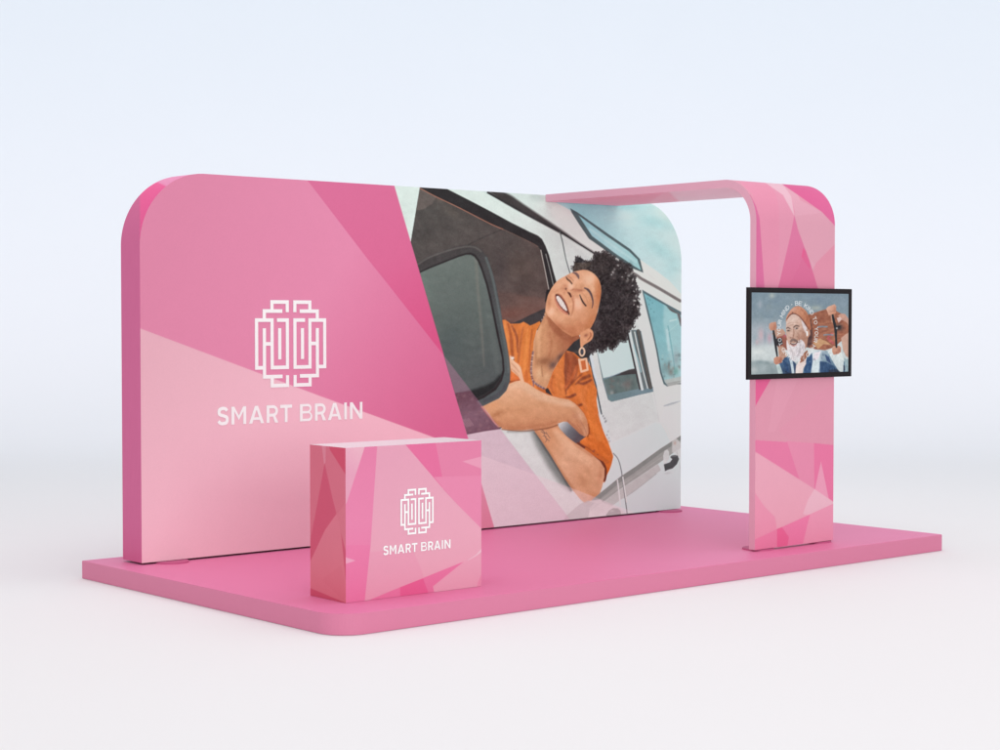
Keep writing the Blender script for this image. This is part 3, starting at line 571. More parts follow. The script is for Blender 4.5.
def lower_door(k):
    # dark grille area under the mirror, then the white sill line
    k.poly([(440, 395), (470, 391), (474, 398), (481, 406.4), (489, 416), (495, 424), (501, 429), (484, 431.4), (467.5, 434.6), (440, 440)], ((470, 396), (56, 44, 46), (480, 432), (74, 62, 66), (86, 76, 80)), 1.2)
    k.clip(PHOTO, .8); m0 = k.mask; k.clip([(440, 390), (470, 390.6), (481, 406.4), (489, 416), (495, 424), (501, 429), (484, 431.4), (467.5, 434.6), (440, 440)], .8); k.mask = k.mask*m0
    for i in range(70): k.blob(RNG.uniform(455, 494), RNG.uniform(392, 431), RNG.uniform(.6, 2.4), RNG.uniform(.6, 2.4), [(110, 96, 98), (48, 40, 42), (92, 74, 70), (130, 112, 104)][i % 4], .42)
    k.clip(PHOTO, .8)
    k.stroke([(482, 407), (490, 417), (499, 427)], 2, (176, 110, 88), 1.4, .75)
    for i in range(5): k.stroke([(462+i*1.6, 420-i*.4), (467+i*1.6, 427-i*.4)], .7, (160, 150, 148), .7, .6)
    k.stroke([(467, 433.4), (484, 430.4), (501, 427.6)], 1, (60, 48, 52), 1, .8)
    # door metal, lit shoulder line and rub strip
    k.poly([(598, 414), (608, 442), (611.5, 444), (640, 430.6), (655, 422.6), (661, 424), (666, 432), (672, 447), (681, 440), (690, 436), (690, 530), (600, 530), (598, 500), (606, 480), (614, 458)], ((620, 440), (219, 226, 226), (660, 500), (211, 220, 220)), 1.4)
    k.stroke([(611.5, 443.6), (640, 430.2), (656, 422.4)], 1.4, (222, 228, 228), 1.8, .7); k.blob(640, 440, 20, 5, (221, 228, 228), .7, -26)
    k.poly([(660, 421), (666, 424), (672, 436), (674, 446), (684, 440), (684, 404), (664, 408)], (232, 232, 232), 1.4)
    k.stroke([(656, 422.4), (663, 423.4), (667, 429), (672, 444)], 1.1, (226, 230, 230), 1, .8)
    k.poly([(592, 500), (600, 493.2), (620, 477), (635, 467), (660, 449), (674, 440), (684, 433.4), (684, 446), (676, 451), (662, 461), (635, 479.4), (620, 489.4), (600, 505), (590, 512)], (160, 161, 158), 1)
    k.poly([(592, 500), (600, 493.2), (620, 477), (635, 467), (660, 449), (674, 440), (684, 433.4), (684, 438), (661, 453), (635, 472.4), (620, 482.6), (600, 499), (592, 505)], (138, 140, 137), 1)
    k.poly([(590, 512), (600, 504), (620, 489.6), (635, 479.6), (658, 464), (661, 470), (637, 489), (622, 499), (606, 510), (596, 516)], (190, 189, 187), 1.4)
    k.stroke([(624, 498), (637, 489), (656, 474)], 1.2, (170, 172, 170), 1, .7)
    k.stroke([(600, 501), (622, 485), (662, 457)], .8, (178, 178, 174), .8, .6)
    k.poly([(672, 440), (676, 438), (680, 442), (684, 446), (684, 460), (678, 456), (672, 452)], (208, 206, 205), 1.6, .8); k.blob(675, 443, 1.4, 2, (190, 160, 148), .7)
    k.stroke([(677, 452), (680, 466), (681.5, 480)], 1.2, (186, 190, 190), 1, .6)
    # handle
    k.poly([(664, 465), (663, 456), (664.6, 450.6), (667.4, 449.4), (669.2, 452), (669.2, 458), (667, 462)], (206, 208, 207), .9)
    k.poly([(663.8, 464.4), (670, 462.2), (672.2, 459.2), (670.4, 457.4), (671.6, 455.6), (675, 455), (677.6, 455.6), (679, 459), (677, 464), (672.6, 468.4), (668, 469.8), (665, 471.2)], (82, 82, 84), .9)
    k.stroke([(671, 456.6), (676, 456)], 1.2, (118, 118, 120), .8, .8); k.blob(668, 473, 5, 1.6, (188, 192, 192), .7, -10)
    # door gap with its light reflection
    k.stroke([(613.4, 453.4), (618, 459), (621, 469), (622.6, 480), (624.8, 496), (627.2, 514)], .9, (104, 108, 110), .7)
    k.stroke([(622.8, 477), (624.6, 489), (626.6, 502)], 1.2, (236, 236, 235), .7); k.stroke([(617.4, 480), (619, 492), (620.4, 505)], 1.2, (230, 229, 229), .8)
    for x, y in ((603, 416.2), (604.6, 418.4), (606, 421), (605, 422), (608, 431.4), (607.2, 435), (609, 438), (610, 441)): k.blob(x, y, .9, 1, (112, 116, 120), .8)
    k.stroke([(600, 414), (606, 428), (611, 442)], 2.4, (214, 219, 222), 1.6, .6)
    # pale panel at the bottom with the lamp edge
    k.poly([(566, 516), (574, 509), (590, 500.6), (600, 499.4), (604, 503), (612, 505.4), (620, 508), (626, 514), (626, 530), (560, 530)], (214, 208, 208), 1.4, .8)
    k.poly([(566, 516), (580, 504), (588, 500.5), (594, 503), (590, 508), (588, 520), (562, 524)], (172, 170, 170), 1.6, .7)
    k.poly([(606, 515), (609, 510.6), (613, 508.2), (618, 508.4), (620.6, 511), (621.4, 517), (606, 518)], (150, 150, 148), 1, .9)
    k.blob(612, 511, 2, 1, (190, 190, 188), .8)

PHOTO = [(394.5, 180), (394.5, 186.5), (493.5, 525), (496, 535), (700, 535), (700, 170), (394, 170)]

# ------------------------------------------------------------------ facets of the arch and the counter
def paint_arch(k):
    k.base((219, 152, 172))
    P = k.poly
    P([(745, 170), (800, 180), (797, 232), (778.5, 287), (764.5, 287), (760, 230), (756, 200)], (222, 150, 174))
    P([(740, 176), (764.4, 183), (770, 186), (776, 194), (779, 208), (779.5, 240), (778.5, 292), (764.5, 292), (762, 255), (758.4, 214), (752, 194), (738, 180)], (224, 146, 172))
    P([(764.4, 182), (782, 184), (791, 194), (794.4, 216), (783, 195)], (227, 184, 198))
    P([(782, 183), (797, 193.4), (800, 200), (822, 212), (834, 226), (840, 250), (833, 245), (816, 263), (812, 270), (794.4, 216.2), (795, 212), (791, 196)], (221, 164, 182))
    P([(794, 216), (822, 212.5), (836, 228), (836, 246), (815, 265), (809, 258)], (219, 160, 178))
    P([(836, 243), (816, 263), (813, 275), (817.5, 292), (840, 292)], (221, 146, 168))
    P([(779, 182), (798, 195), (822, 212), (836, 227), (846, 200), (830, 180)], ((790, 186), (214, 96, 146), (832, 222), (220, 108, 156)))
    P([(750, 194), (756, 206), (759.6, 218), (762.6, 260), (764.8, 292), (750, 292)], (214, 112, 156))
    P([(794.4, 215), (791, 233), (780, 280), (777, 292), (819, 292), (809.4, 260), (798, 230)], ((790, 240), (217, 122, 160), (800, 285), (214, 112, 150)))
    P([(803, 248), (805, 250), (811, 268), (809, 268), (801.5, 257)], (222, 98, 144))
    P([(806, 250), (788, 290), (818, 290)], (212, 108, 148), .7, .5)
    # under the screen
    P([(745, 370), (772, 370), (770.4, 380), (756, 405), (745, 424)], (225, 100, 148))
    P([(838, 380), (820, 392), (800, 412), (778, 430), (790, 440), (838, 446)], (221, 150, 172), .8, .7)
    P([(778, 374), (800, 374), (775, 432), (768, 432)], (224, 160, 180), 1, .4)
    P([(745, 439), (755, 440), (833, 445), (845, 446), (845, 520), (745, 520)], (226, 126, 164))
    P([(787, 441), (814, 443), (814.5, 489), (800, 481)], (226, 142, 172))
    P([(814, 443), (833, 445), (845, 446), (845, 510), (833, 501.5), (814.5, 489)], (228, 122, 162))
    P([(821, 461.5), (814.8, 490), (829, 500)], (231, 158, 184))
    P([(745, 445.4), (755, 451.5), (814.5, 489), (833, 501.5), (835, 503), (810, 514.5), (777, 529), (755, 539.5), (745, 545)], (230, 168, 186))
    P([(814.5, 489), (835, 503), (808, 515), (803, 514), (808, 500)], (232, 186, 200))
    P([(745, 480), (756, 494), (765, 507), (775, 517), (777, 529), (755, 539.5), (745, 545)], (231, 152, 178))
    P([(755, 539.5), (777, 529), (777, 560), (745, 560), (745, 544)], (231, 134, 170))
    P([(777, 529), (782, 527), (789, 537), (785, 560), (777, 560)], (229, 106, 152))
    P([(782, 527), (810, 514.5), (800, 560), (785, 560), (789, 537)], (232, 130, 170))
    P([(810, 514.5), (836, 502.4), (845, 560), (799, 560)], (232, 156, 182))
    k.grain(.8)

def paint_edge(k):
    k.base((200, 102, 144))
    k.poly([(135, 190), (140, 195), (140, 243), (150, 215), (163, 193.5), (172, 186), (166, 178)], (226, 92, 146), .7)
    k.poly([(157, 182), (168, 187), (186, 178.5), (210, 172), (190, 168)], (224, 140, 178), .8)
    k.grain(.6)

def paint_counter(k):
    P = k.poly
    k.base((228, 160, 182))
    P([(340, 440), (366.7, 446), (366.7, 447), (346, 506), (340, 510)], ((346, 470), (226, 160, 184), (360, 450), (231, 176, 192)))
    P([(367, 440), (377.5, 440), (377.3, 446), (370.7, 545), (365, 603), (340, 608), (340, 512), (346.7, 502.7)], ((360, 450), (226, 128, 166), (355, 600), (233, 126, 170), (229, 134, 172)))
    P([(340, 545), (372, 545), (365, 606), (340, 608)], (231, 122, 166), .8, .5)
    P([(345, 557), (355.6, 560.6), (345, 564)], (234, 168, 194))
    P([(377.3, 440), (377.3, 446), (370.7, 545), (364.6, 603), (390, 591.6), (423, 578), (485, 553), (485, 530), (457, 504), (405, 444)], ((380, 460), (226, 160, 182), (440, 560), (232, 170, 188)))
    P([(404.5, 440), (405.3, 444.5), (442.5, 488), (442.5, 477), (436, 443.5), (436, 438)], (226, 112, 156))
    P([(436, 438), (436, 443.5), (442.5, 477), (443, 489), (457, 504), (485, 532), (485, 436)], (225, 130, 165))
    P([(434, 477), (485, 475.6), (485, 532), (457, 504)], (229, 138, 172))
    P([(462.5, 461.4), (485, 455.6), (485, 470)], (231, 156, 182))
    P([(364.6, 602), (390, 591.2), (423, 578), (464, 561.5), (434, 586), (436, 600), (364, 610)], (231, 122, 165))
    P([(400, 587.2), (423, 578.2), (431, 600), (400.5, 600)], (229, 100, 150))
    P([(464, 561.5), (485, 548), (485, 596), (435.6, 600), (433, 586.4)], (231, 166, 186))
    P([(485, 566), (478, 582), (474, 600), (485, 600)], (230, 148, 176))
    k.stroke([(468, 560), (476, 555.4), (482, 550)], (.6, 1.2, 2.4), (236, 206, 214), .9, .8, False)
    P([(412, 548), (420, 566), (424, 578), (390, 591.5), (364.6, 602), (370, 552)], (230, 154, 180), 1, .5)
    k.grain(.8)

def paint_counter_side(k):
    P = k.poly
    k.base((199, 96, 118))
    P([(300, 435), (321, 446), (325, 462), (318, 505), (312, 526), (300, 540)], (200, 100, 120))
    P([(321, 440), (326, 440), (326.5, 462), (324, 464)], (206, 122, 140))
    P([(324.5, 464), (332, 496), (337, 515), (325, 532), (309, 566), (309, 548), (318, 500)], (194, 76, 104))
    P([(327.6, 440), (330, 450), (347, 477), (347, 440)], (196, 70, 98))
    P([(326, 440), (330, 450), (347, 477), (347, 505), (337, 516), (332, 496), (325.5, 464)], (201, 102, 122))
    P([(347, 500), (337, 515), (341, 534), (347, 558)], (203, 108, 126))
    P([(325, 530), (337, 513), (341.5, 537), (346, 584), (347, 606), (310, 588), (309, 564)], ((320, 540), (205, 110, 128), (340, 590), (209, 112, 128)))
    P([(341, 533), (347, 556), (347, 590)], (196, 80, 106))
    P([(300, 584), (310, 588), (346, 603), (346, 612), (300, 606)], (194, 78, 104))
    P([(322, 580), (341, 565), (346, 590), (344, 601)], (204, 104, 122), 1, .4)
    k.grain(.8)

def paint_under(k):
    """underside of the header: a rose sheet, paler towards the front"""
    k.base((246, 190, 208))
    k.poly([(655, 170), (667, 192), (664, 206), (664, 225), (790, 225), (790, 160)], (254, 240, 246), 1.5)
    k.poly([(644, 206), (667, 190), (684, 206)], (246, 205, 218), 1)

# ------------------------------------------------------------------ picture on the television (traced coordinates)
def paint_screen(k):
    k.base(((798, 292), (124, 147, 162), (798, 376), (150, 166, 172)))
    B, P, S = k.blob, k.poly, k.stroke
    P([(745, 324), (860, 318), (860, 350), (745, 348)], (168, 178, 188), 16, .9); P([(745, 345), (860, 340), (860, 368), (745, 363)], (202, 210, 210), 10, .9)
    P([(745, 361), (860, 366), (860, 380), (745, 380)], (146, 162, 165), 6, .8)
    for i in range(120):
        x, y = RNG.uniform(750, 850), RNG.uniform(291, 330)
        B(x, y, RNG.uniform(1.5, 6), RNG.uniform(1.5, 5), [(112, 136, 154), (138, 160, 174), (134, 150, 156), (118, 140, 162)][i % 4], .3)
    for x, y, rx, ry, c in ((772, 295.6, 3, 3.4, (176, 186, 178)), (760, 304.6, 2.4, 4, (164, 174, 186)), (816, 308, 6, 2.6, (170, 178, 168)), (761, 335, 3, 7, (208, 168, 176)), (769.6, 338, 2.4, 5, (206, 156, 172)), (755, 338, 2, 5, (150, 170, 180)),
                            (765, 336, 1.5, 6, (140, 152, 168)), (757, 342, 2, 3, (196, 170, 176)), (754, 370, 4, 4, (190, 196, 196)), (764, 368, 4, 5, (166, 180, 184)), (772, 372, 4, 5, (134, 152, 156)), (760, 362, 5, 2, (130, 150, 156)), (767, 363, 3, 2, (128, 148, 152)), (758, 352, 8, 3, (214, 220, 218)), (843, 302, 6, 8, (134, 154, 170))):
        B(x, y, rx, ry, c, .75)
    # skateboard behind the shoulders
    deck = [(806, 315.4), (818, 311.6), (826.6, 309), (833, 309), (838, 312), (842, 314), (846.4, 318), (848.6, 323), (849, 329), (848, 334), (846, 338), (840, 342), (835, 347), (824.4, 350.4), (816, 349.4), (806, 347)]
    P(deck, ((810, 320), (166, 96, 68), (842, 340), (172, 104, 78)), 1)
    k.clip(deck, .8)
    for i in range(90): B(RNG.uniform(807, 848), RNG.uniform(310, 350), RNG.uniform(.8, 3), RNG.uniform(.6, 2), [(196, 112, 78), (160, 80, 54), (184, 104, 70), (150, 76, 58)][i % 4], .4)
    P([(813, 343), (820, 338.5), (826, 341), (831, 345), (824, 344), (818, 349)], (206, 150, 104), .9); S([(832, 334), (828, 338), (833, 343)], 2.6, (206, 90, 96), 1.4, .8)
    S([(818, 327), (822, 326.6), (827, 326.8)], 1.5, (128, 138, 152), .8); S([(824, 335), (828, 334.6), (833, 335)], 1.5, (130, 130, 142), .8)
    P([(806, 322), (811, 320), (813, 334), (812, 344), (806, 350)], (86, 56, 58), 2.4, .85)
    k.clip(None)
    P([(830, 309), (834, 312.6), (835, 325), (831.4, 322)], (214, 160, 132), 1, .8)
    P([(838, 316), (841, 313.4), (845, 314), (848, 318), (850, 324), (850, 327), (846, 322), (842, 320)], (206, 150, 130), .9); P([(836.6, 318), (840, 317), (842, 319), (838.6, 323)], (226, 196, 190), 1, .9)
    S([(832.4, 313.6), (833.6, 320), (835.6, 328), (836, 338), (836.4, 347)], (2, 2.4, 3, 2, 1.8), (40, 44, 50), .8, 1, False); B(839, 327.4, 3.6, 3.4, (44, 46, 54), 1); B(836.8, 328.2, .9, .9, (206, 208, 210), 1)
    P([(826.2, 308.6), (828, 306.6), (834.4, 304.2), (836.2, 306), (836, 313), (834, 313.8), (828.8, 315.6), (827.4, 312)], ((828, 306), (226, 172, 146), (836, 313), (206, 136, 106)), .8)
    k.tex(deck, 7.20, 4, 1.6, -12, 71, octaves=3, tint=(1, .8, .6))
    # front truck on the left, hands
    P([(777, 333), (782, 331), (788, 338), (788, 350), (780, 350), (776, 344)], (164, 92, 74), 1.2); B(785, 336, 3, 2, (206, 92, 108), .7); B(786.6, 331, 2.6, 3, (140, 180, 190), .9)
    P([(772, 334), (776, 329), (783, 329), (786, 333), (782, 336), (776, 337)], (198, 148, 126), 1.2)
    P([(778, 347), (783, 346), (787, 354), (788, 360), (783, 361), (779, 356)], (198, 148, 124), 1)
    S([(773.2, 329), (774.6, 338), (776, 348), (777.2, 356.4)], (1.6, 2.4, 2.2, 1.4), (38, 40, 46), .8, 1, False); P([(775, 339), (781.6, 338), (783, 344), (778, 346), (775, 344)], (52, 50, 56), 1)
    P([(769.2, 324), (771, 322.6), (776, 321.8), (776.8, 327), (775.6, 330), (770.6, 330.6), (769, 328)], ((769, 323), (218, 156, 130), (776, 330), (196, 122, 92)), .8)
    P([(773.8, 358.4), (776, 356.8), (781, 356.4), (782.4, 360), (781.6, 363), (776, 364.8), (774, 363)], ((774, 357), (212, 146, 118), (781, 364), (192, 118, 94)), .8)
    B(774.6, 327, 1.4, 3, (176, 106, 80), .6); B(780.6, 361, 1.4, 3, (176, 106, 82), .6); B(834.6, 309.6, 1.4, 3.6, (188, 118, 90), .6)
    # checked shirt and pale tee
    P([(781, 380), (781, 368), (778.6, 364), (783, 362), (784, 358), (787.6, 356.4), (791, 358), (796, 364), (800, 380)], ((784, 360), (66, 104, 146), (792, 376), (50, 72, 106)), .8)
    P([(776, 364.8), (779.6, 364), (782.6, 372), (783, 380), (780, 380)], (186, 206, 204), .9, .8); S([(783.6, 361), (787, 368), (788.6, 378)], 2.4, (44, 80, 128), .9); S([(791, 360), (792.4, 368), (793.6, 378)], 2.6, (206, 222, 228), .9, .9); S([(786, 372), (791, 374)], 1.6, (38, 52, 84), .9, .8)
    P([(802, 380), (804, 368), (807, 357), (812, 351), (818, 349.6), (826, 350.6), (836, 355), (844, 361), (850, 370), (850, 380)], ((812, 355), (206, 216, 220), (840, 372), (64, 98, 132), (120, 150, 172)), .8)
    k.clip([(802, 380), (804, 368), (807, 357), (812, 351), (818, 349.6), (826, 350.6), (836, 355), (844, 361), (850, 370), (850, 380)], .8)
    P([(806, 358), (812, 353), (813, 362), (810, 376), (802, 380), (803, 368)], (52, 92, 140), 1); P([(819, 361), (826, 362), (834, 366), (840, 376), (818, 378)], (48, 84, 128), 1.2); P([(824.6, 354), (829, 357), (831.4, 364), (827, 361)], (58, 86, 134), 1)
    P([(813, 354), (820, 352), (819.6, 376), (811, 377)], (208, 222, 226), 1.4, .9); P([(814, 353), (821, 351), (818, 359), (813, 361)], (228, 216, 224), 1); P([(829, 370), (838, 369), (844, 376), (828, 378)], (38, 54, 78), 1.2, .9)
    for i in range(40): B(RNG.uniform(803, 848), RNG.uniform(352, 376), RNG.uniform(.5, 1.4), RNG.uniform(.6, 2), [(44, 70, 112), (216, 226, 228), (96, 134, 166)][i % 3], .35)
    k.clip(None)
    P([(828, 352), (834, 346), (840, 350), (844, 358), (843, 374), (838, 370), (832, 360)], (216, 224, 222), 1.2, .9); P([(841, 338), (846, 334), (850, 332), (850, 359), (846, 356), (843, 350)], (206, 158, 138), 1); P([(844, 358), (850, 360), (850, 376), (845, 372)], (148, 176, 184), 1, .9); S([(844, 366), (844.4, 370)], 1.4, (60, 70, 96), .8)
    P([(832, 348), (834, 346.4), (839, 345.6), (841, 347.6), (840.8, 352), (838.4, 353.8), (833.6, 354.8), (832.2, 352)], ((833, 347), (216, 156, 126), (840, 354), (192, 122, 98)), .8)
    B(839, 350, 1.6, 3, (176, 108, 86), .6); S([(836.2, 340), (836.5, 347)], 1.8, (40, 44, 50), .8)
    P([(799, 361), (806, 356), (806, 364), (803, 369), (802, 380), (795, 380), (796, 366)], (228, 208, 202), .9); B(798, 372, 2, 4, (236, 222, 216), .8)
    P([(800, 357), (807, 350), (809, 354), (804, 361), (800, 363)], (170, 104, 78), 1)
    # head: face, hair, beanie, beard
    P([(786.2, 322), (788.4, 317), (792, 314.2), (797, 314.4), (801, 317.8), (804.4, 322.4), (807.4, 327.6), (809.6, 329), (810.4, 334), (808, 338), (807, 346), (803, 353), (792, 354), (788, 346), (786.6, 337), (785.8, 330)], ((788, 322), (216, 180, 164), (806, 340), (182, 126, 102), (206, 162, 142)), .8)
    B(793, 320, 4, 4, (224, 192, 176), .8); P([(801, 318.6), (804.4, 322.6), (807, 328), (805.6, 333), (803, 328)], (220, 208, 212), 1.4, .9); B(803, 336, 2.6, 5, (184, 124, 100), .7); B(799, 338, 2, 3, (190, 134, 112), .6)
    S([(786.6, 328.4), (788, 327.6), (790, 328.6)], (1, 1.5, 1), (110, 84, 78), .8, .9); S([(793.6, 327.4), (796, 325.6), (799, 326.4)], (1, 1.5, 1), (112, 84, 76), .8, .9)
    B(788.4, 330.6, 1.5, .8, (72, 58, 62), .95); B(796.6, 328.4, 1.6, .8, (66, 58, 60), .95, -10); B(795.2, 328.4, .6, .5, (226, 222, 222), .9); B(791.6, 335, 1.6, 3, (222, 178, 160), .9); S([(793.6, 329), (793.8, 334), (792.8, 338.2)], (.8, 1, 1.4), (168, 112, 92), 1, .7); B(790.8, 337.8, 1.2, .7, (130, 78, 66), .8)
    P([(806.6, 331), (808.6, 330.6), (809.6, 333.6), (808, 337.4), (806.4, 336.6)], (204, 146, 120), .8); P([(806, 331), (807.8, 331.4), (808, 335.4), (806.6, 336.2)], (232, 232, 232), .7)
    beard = [(786.8, 340), (788.6, 343.6), (790, 345), (796, 344), (799.4, 339.6), (803, 341), (805, 345), (804.6, 351), (801, 357), (797, 360.6), (793.6, 361.4), (790.4, 358.4), (788, 353), (786.6, 346)]
    P(beard, ((789, 346), (224, 214, 216), (803, 354), (206, 196, 202)), 1.2, smooth=True)
    for i in range(40):
        t = RNG.uniform(0, 1); x, y = RNG.uniform(788, 804), RNG.uniform(345, 360)
        S([(x, y), (x+RNG.normal(0, .6), y+1.8)], .6, [(236, 230, 230), (188, 178, 186), (222, 206, 204)][i % 3], .7, .6, False)
    P([(789.4, 342), (791.2, 339), (793.6, 338.4), (797, 339.8), (799, 342.8), (796.2, 342), (793.4, 341), (791.2, 342)], (134, 106, 98), .9, .95); S([(790.6, 343.2), (793.6, 344.4), (797.2, 342.6)], (1, 1.9, 1), (104, 62, 58), .8, .95); S([(791.6, 343.2), (793.8, 343.7), (796, 342.8)], .7, (228, 214, 208), .6, .9); S([(791.6, 345.4), (793.8, 346), (796.6, 344.6)], (.8, 1.2, .8), (198, 128, 120), .8, .9)
    B(788.8, 338.6, 1.2, 2, (214, 164, 146), .6); S([(797.4, 336.4), (799.4, 339.4), (799.6, 342.6)], .9, (164, 112, 94), .9, .7)
    bean = [(786, 322), (786.4, 317.4), (788.8, 312.6), (792, 308.6), (795, 306.6), (798.2, 306), (802, 307.4), (806.4, 311.4), (809, 317), (810.6, 324.6), (811, 329.6), (808.6, 329), (806, 326), (803.6, 321.4), (800, 317), (796.4, 314.4), (792.4, 314), (788.8, 316.4)]
    P(bean, ((790, 312), (214, 142, 112), (810, 324), (186, 106, 72), (204, 130, 94)), .8, smooth=True)
    B(794, 309.4, 3, 1.6, (224, 166, 142), .8, -30); S([(787, 319), (790, 315), (794, 313.6), (799, 316), (804, 322), (808.8, 329.4)], (1, 1.4, 1.2, 1.2, 1.4, 1), (134, 74, 58), .8, .8); B(792.6, 312.6, .8, .8, (120, 72, 56), .9)
    S([(801, 309), (805.6, 315), (808.4, 323)], (.6, 1, .6), (176, 100, 70), 1, .6)
    k.tex([(786, 316), (810, 316), (808, 352), (788, 352)], 5, 2, 2, 0, 72, 2); k.tex(beard, 7.70, .9, 2.4, 10, 73, 1.5); k.tex(bean, 4.00, 1, 3, 20, 74, 1)
    k.tex([(776, 350), (850, 350), (850, 378), (776, 378)], 6, 1.4, 2, 0, 75, 3); k.tex([(745, 285), (860, 285), (860, 380), (745, 380)], 2, 3, 3, 0, 76); k.tex([(745, 285), (860, 285), (860, 380), (745, 380)], 2.4, .7, .7, 0, 77)
    S([(790, 346.6), (792, 352), (794, 358)], 1, (188, 178, 182), 1, .6); S([(800, 345), (800, 351), (797, 357)], 1, (182, 172, 178), 1, .6); S([(787.4, 324), (792, 322.6), (798, 322.8)], .5, (178, 128, 108), .7, .6); S([(788, 326), (793, 324.8)], .5, (178, 128, 108), .7, .5)
    B(801, 331, 2, 1.2, (168, 116, 96), .5); B(789, 334.6, 1.4, 1.6, (214, 168, 150), .6); S([(797.6, 333), (799.6, 337), (799.6, 341)], .8, (170, 116, 96), .9, .6)
    k.c = 122+(k.c-122)*1.14; g = k.c @ np.array([.3, .59, .11]); k.c = g[:, None]+(k.c-g[:, None])*.76
    # ring of words
    ring_text(k, 'BE KIND TO YOUR MIND · BE KIND TO YOUR MIND · ', 797.7, 331.2, 18.9, 28.0, 3.9)
    S([(838.6, 373.8), (845, 373.2)], .7, (206, 212, 214), .6, .7)
    k.grain(1.6)

GLYPH = {'B': (.8, [[(0, 0), (0, 1), (.5, 1), (.7, .88), (.7, .64), (.5, .53), (0, .53)], [(.5, .53), (.78, .4), (.78, .14), (.55, 0), (0, 0)]]), 'E': (.7, [[(.7, 1), (0, 1), (0, 0), (.7, 0)], [(0, .5), (.6, .5)]]),
         'K': (.75, [[(0, 0), (0, 1)], [(.72, 1), (0, .42)], [(.25, .6), (.75, 0)]]), 'I': (.15, [[(.07, 0), (.07, 1)]]), 'N': (.8, [[(0, 0), (0, 1), (.8, 0), (.8, 1)]]),
         'D': (.8, [[(0, 0), (0, 1), (.4, 1), (.72, .8), (.8, .5), (.72, .2), (.4, 0), (0, 0)]]), 'T': (.75, [[(0, 1), (.75, 1)], [(.375, 1), (.375, 0)]]),
         'O': (.95, [[(.475, 0), (.14, .14), (0, .5), (.14, .86), (.475, 1), (.81, .86), (.95, .5), (.81, .14), (.475, 0)]]), 'Y': (.8, [[(0, 1), (.4, .48), (.8, 1)], [(.4, .48), (.4, 0)]]),
         'U': (.78, [[(0, 1), (0, .3), (.14, .06), (.39, 0), (.64, .06), (.78, .3), (.78, 1)]]), 'R': (.76, [[(0, 0), (0, 1), (.5, 1), (.72, .86), (.72, .6), (.5, .46), (0, .46)], [(.42, .46), (.76, 0)]]),
         'M': (.95, [[(0, 0), (0, 1), (.475, .35), (.95, 1), (.95, 0)]]), '·': (.12, [[(.0, .45), (.12, .55)]]), ' ': (.35, [])}

def ring_text(k, text, cx, cy, rx, ry, h):
    adv = [GLYPH[c][0]+.32 for c in text]; tot = sum(adv)
    th = np.linspace(0, 2*math.pi, 721); X, Y = cx+rx*np.sin(th), cy-ry*np.cos(th)
    s = np.concatenate([[0], np.cumsum(np.hypot(np.diff(X), np.diff(Y)))]); unit = s[-1]/tot
    pos = -.02*s[-1]
    for c, a in zip(text, adv):
        for line in GLYPH[c][1]:
            pts = []
            for gx, gy in line:
                q = np.interp((pos+(gx+.16)*unit) % s[-1], s, th)
                nx, ny = math.sin(q), -math.cos(q)
                off = (gy-.5)*h*(.85+.15*abs(math.cos(q)))
                pts.append((cx+(rx+off*.9)*math.sin(q), cy-(ry+off)*math.cos(q)))
            k.stroke(pts, .62, (240, 243, 244), .55, .9, False)
        pos += a*unit


# ------------------------------------------------------------------ light and ink levels
WORLD_COL, WORLD_STR = (.965, .962, .98), .815
_f = np.array([math.sin(YAW), math.cos(YAW), 0]); _c0 = CAM*np.array([1, 1, 0])+_f*11
LAMPS = [('overhead_softbox', (2.0, -2.0, 9.0), (2.2, -1.4, 0), 9.0, 235, (1, .945, .945), 7.0),
         ('front_softbox', (-4.0, -15, 2.8), (2.4, -.5, 1.0), 8.0, 560, (1, .985, .965), 4.0),
         ('backdrop_wash', tuple(_c0+_f*13+np.array([0, 0, 17.])), tuple(_c0+_f*24+np.array([0, 0, 9.])), 60.0, 1300, (.31, .69, 1.0), 6.0),
         ('cove_wash', tuple(_c0+_f*12+np.array([0, 0, 8.])), tuple(_c0+_f*19+np.array([0, 0, 0.])), 50.0, 300, (1, .86, .90), 4.0, 150)]
GAIN_WALL = np.array([1.05, 1.15, 1.095]); GAIN_ARCH = np.array([.98, .96, .96]); GAIN_UNDER = 1.0; GAIN_COUNTER = np.array([.94, .95, .95]); GAIN_SIDE = 1.12; GAIN_EDGE = 1.1
SCREEN_GLOW = .88
PHOTO_GAIN = np.array([1.03, 1.10, 1.075])

# ------------------------------------------------------------------ studio sweep
def srgb(c): return tuple(lin(c))
def build_ground():
    """one seamless paper sweep: floor, wide cove, back wall; it faces the camera"""
    R, D, Hh, half = 14., 9.5, 28., 45.
    prof = [(-30., 0.)] + [(t, 0.) for t in np.linspace(-20, D, 12)]
    prof += [(D+R*math.sin(a), R-R*math.cos(a)) for a in np.linspace(0, math.pi/2, 40)[1:]] + [(D+R, Hh)]
    u = np.array([math.cos(YAW), -math.sin(YAW), 0]); f = np.array([math.sin(YAW), math.cos(YAW), 0])
    C = CAM*np.array([1, 1, 0]) + f*11.
    V, Fc = [], []
    for d, z in prof:
        for s in (-half, half): V.append(C+u*s+f*d+np.array([0, 0, z]))
    for i in range(len(prof)-1): Fc.append((2*i, 2*i+1, 2*i+3, 2*i+2))
    m = mat('sweep_paper', (238, 237, 238), .9, .1, noise=.006, nscale=.7)
    o = mesh_obj('ground', V, Fc, m, smooth=True); o['kind'] = 'structure'
    o['label'] = 'seamless white studio floor curving up into a pale backdrop'

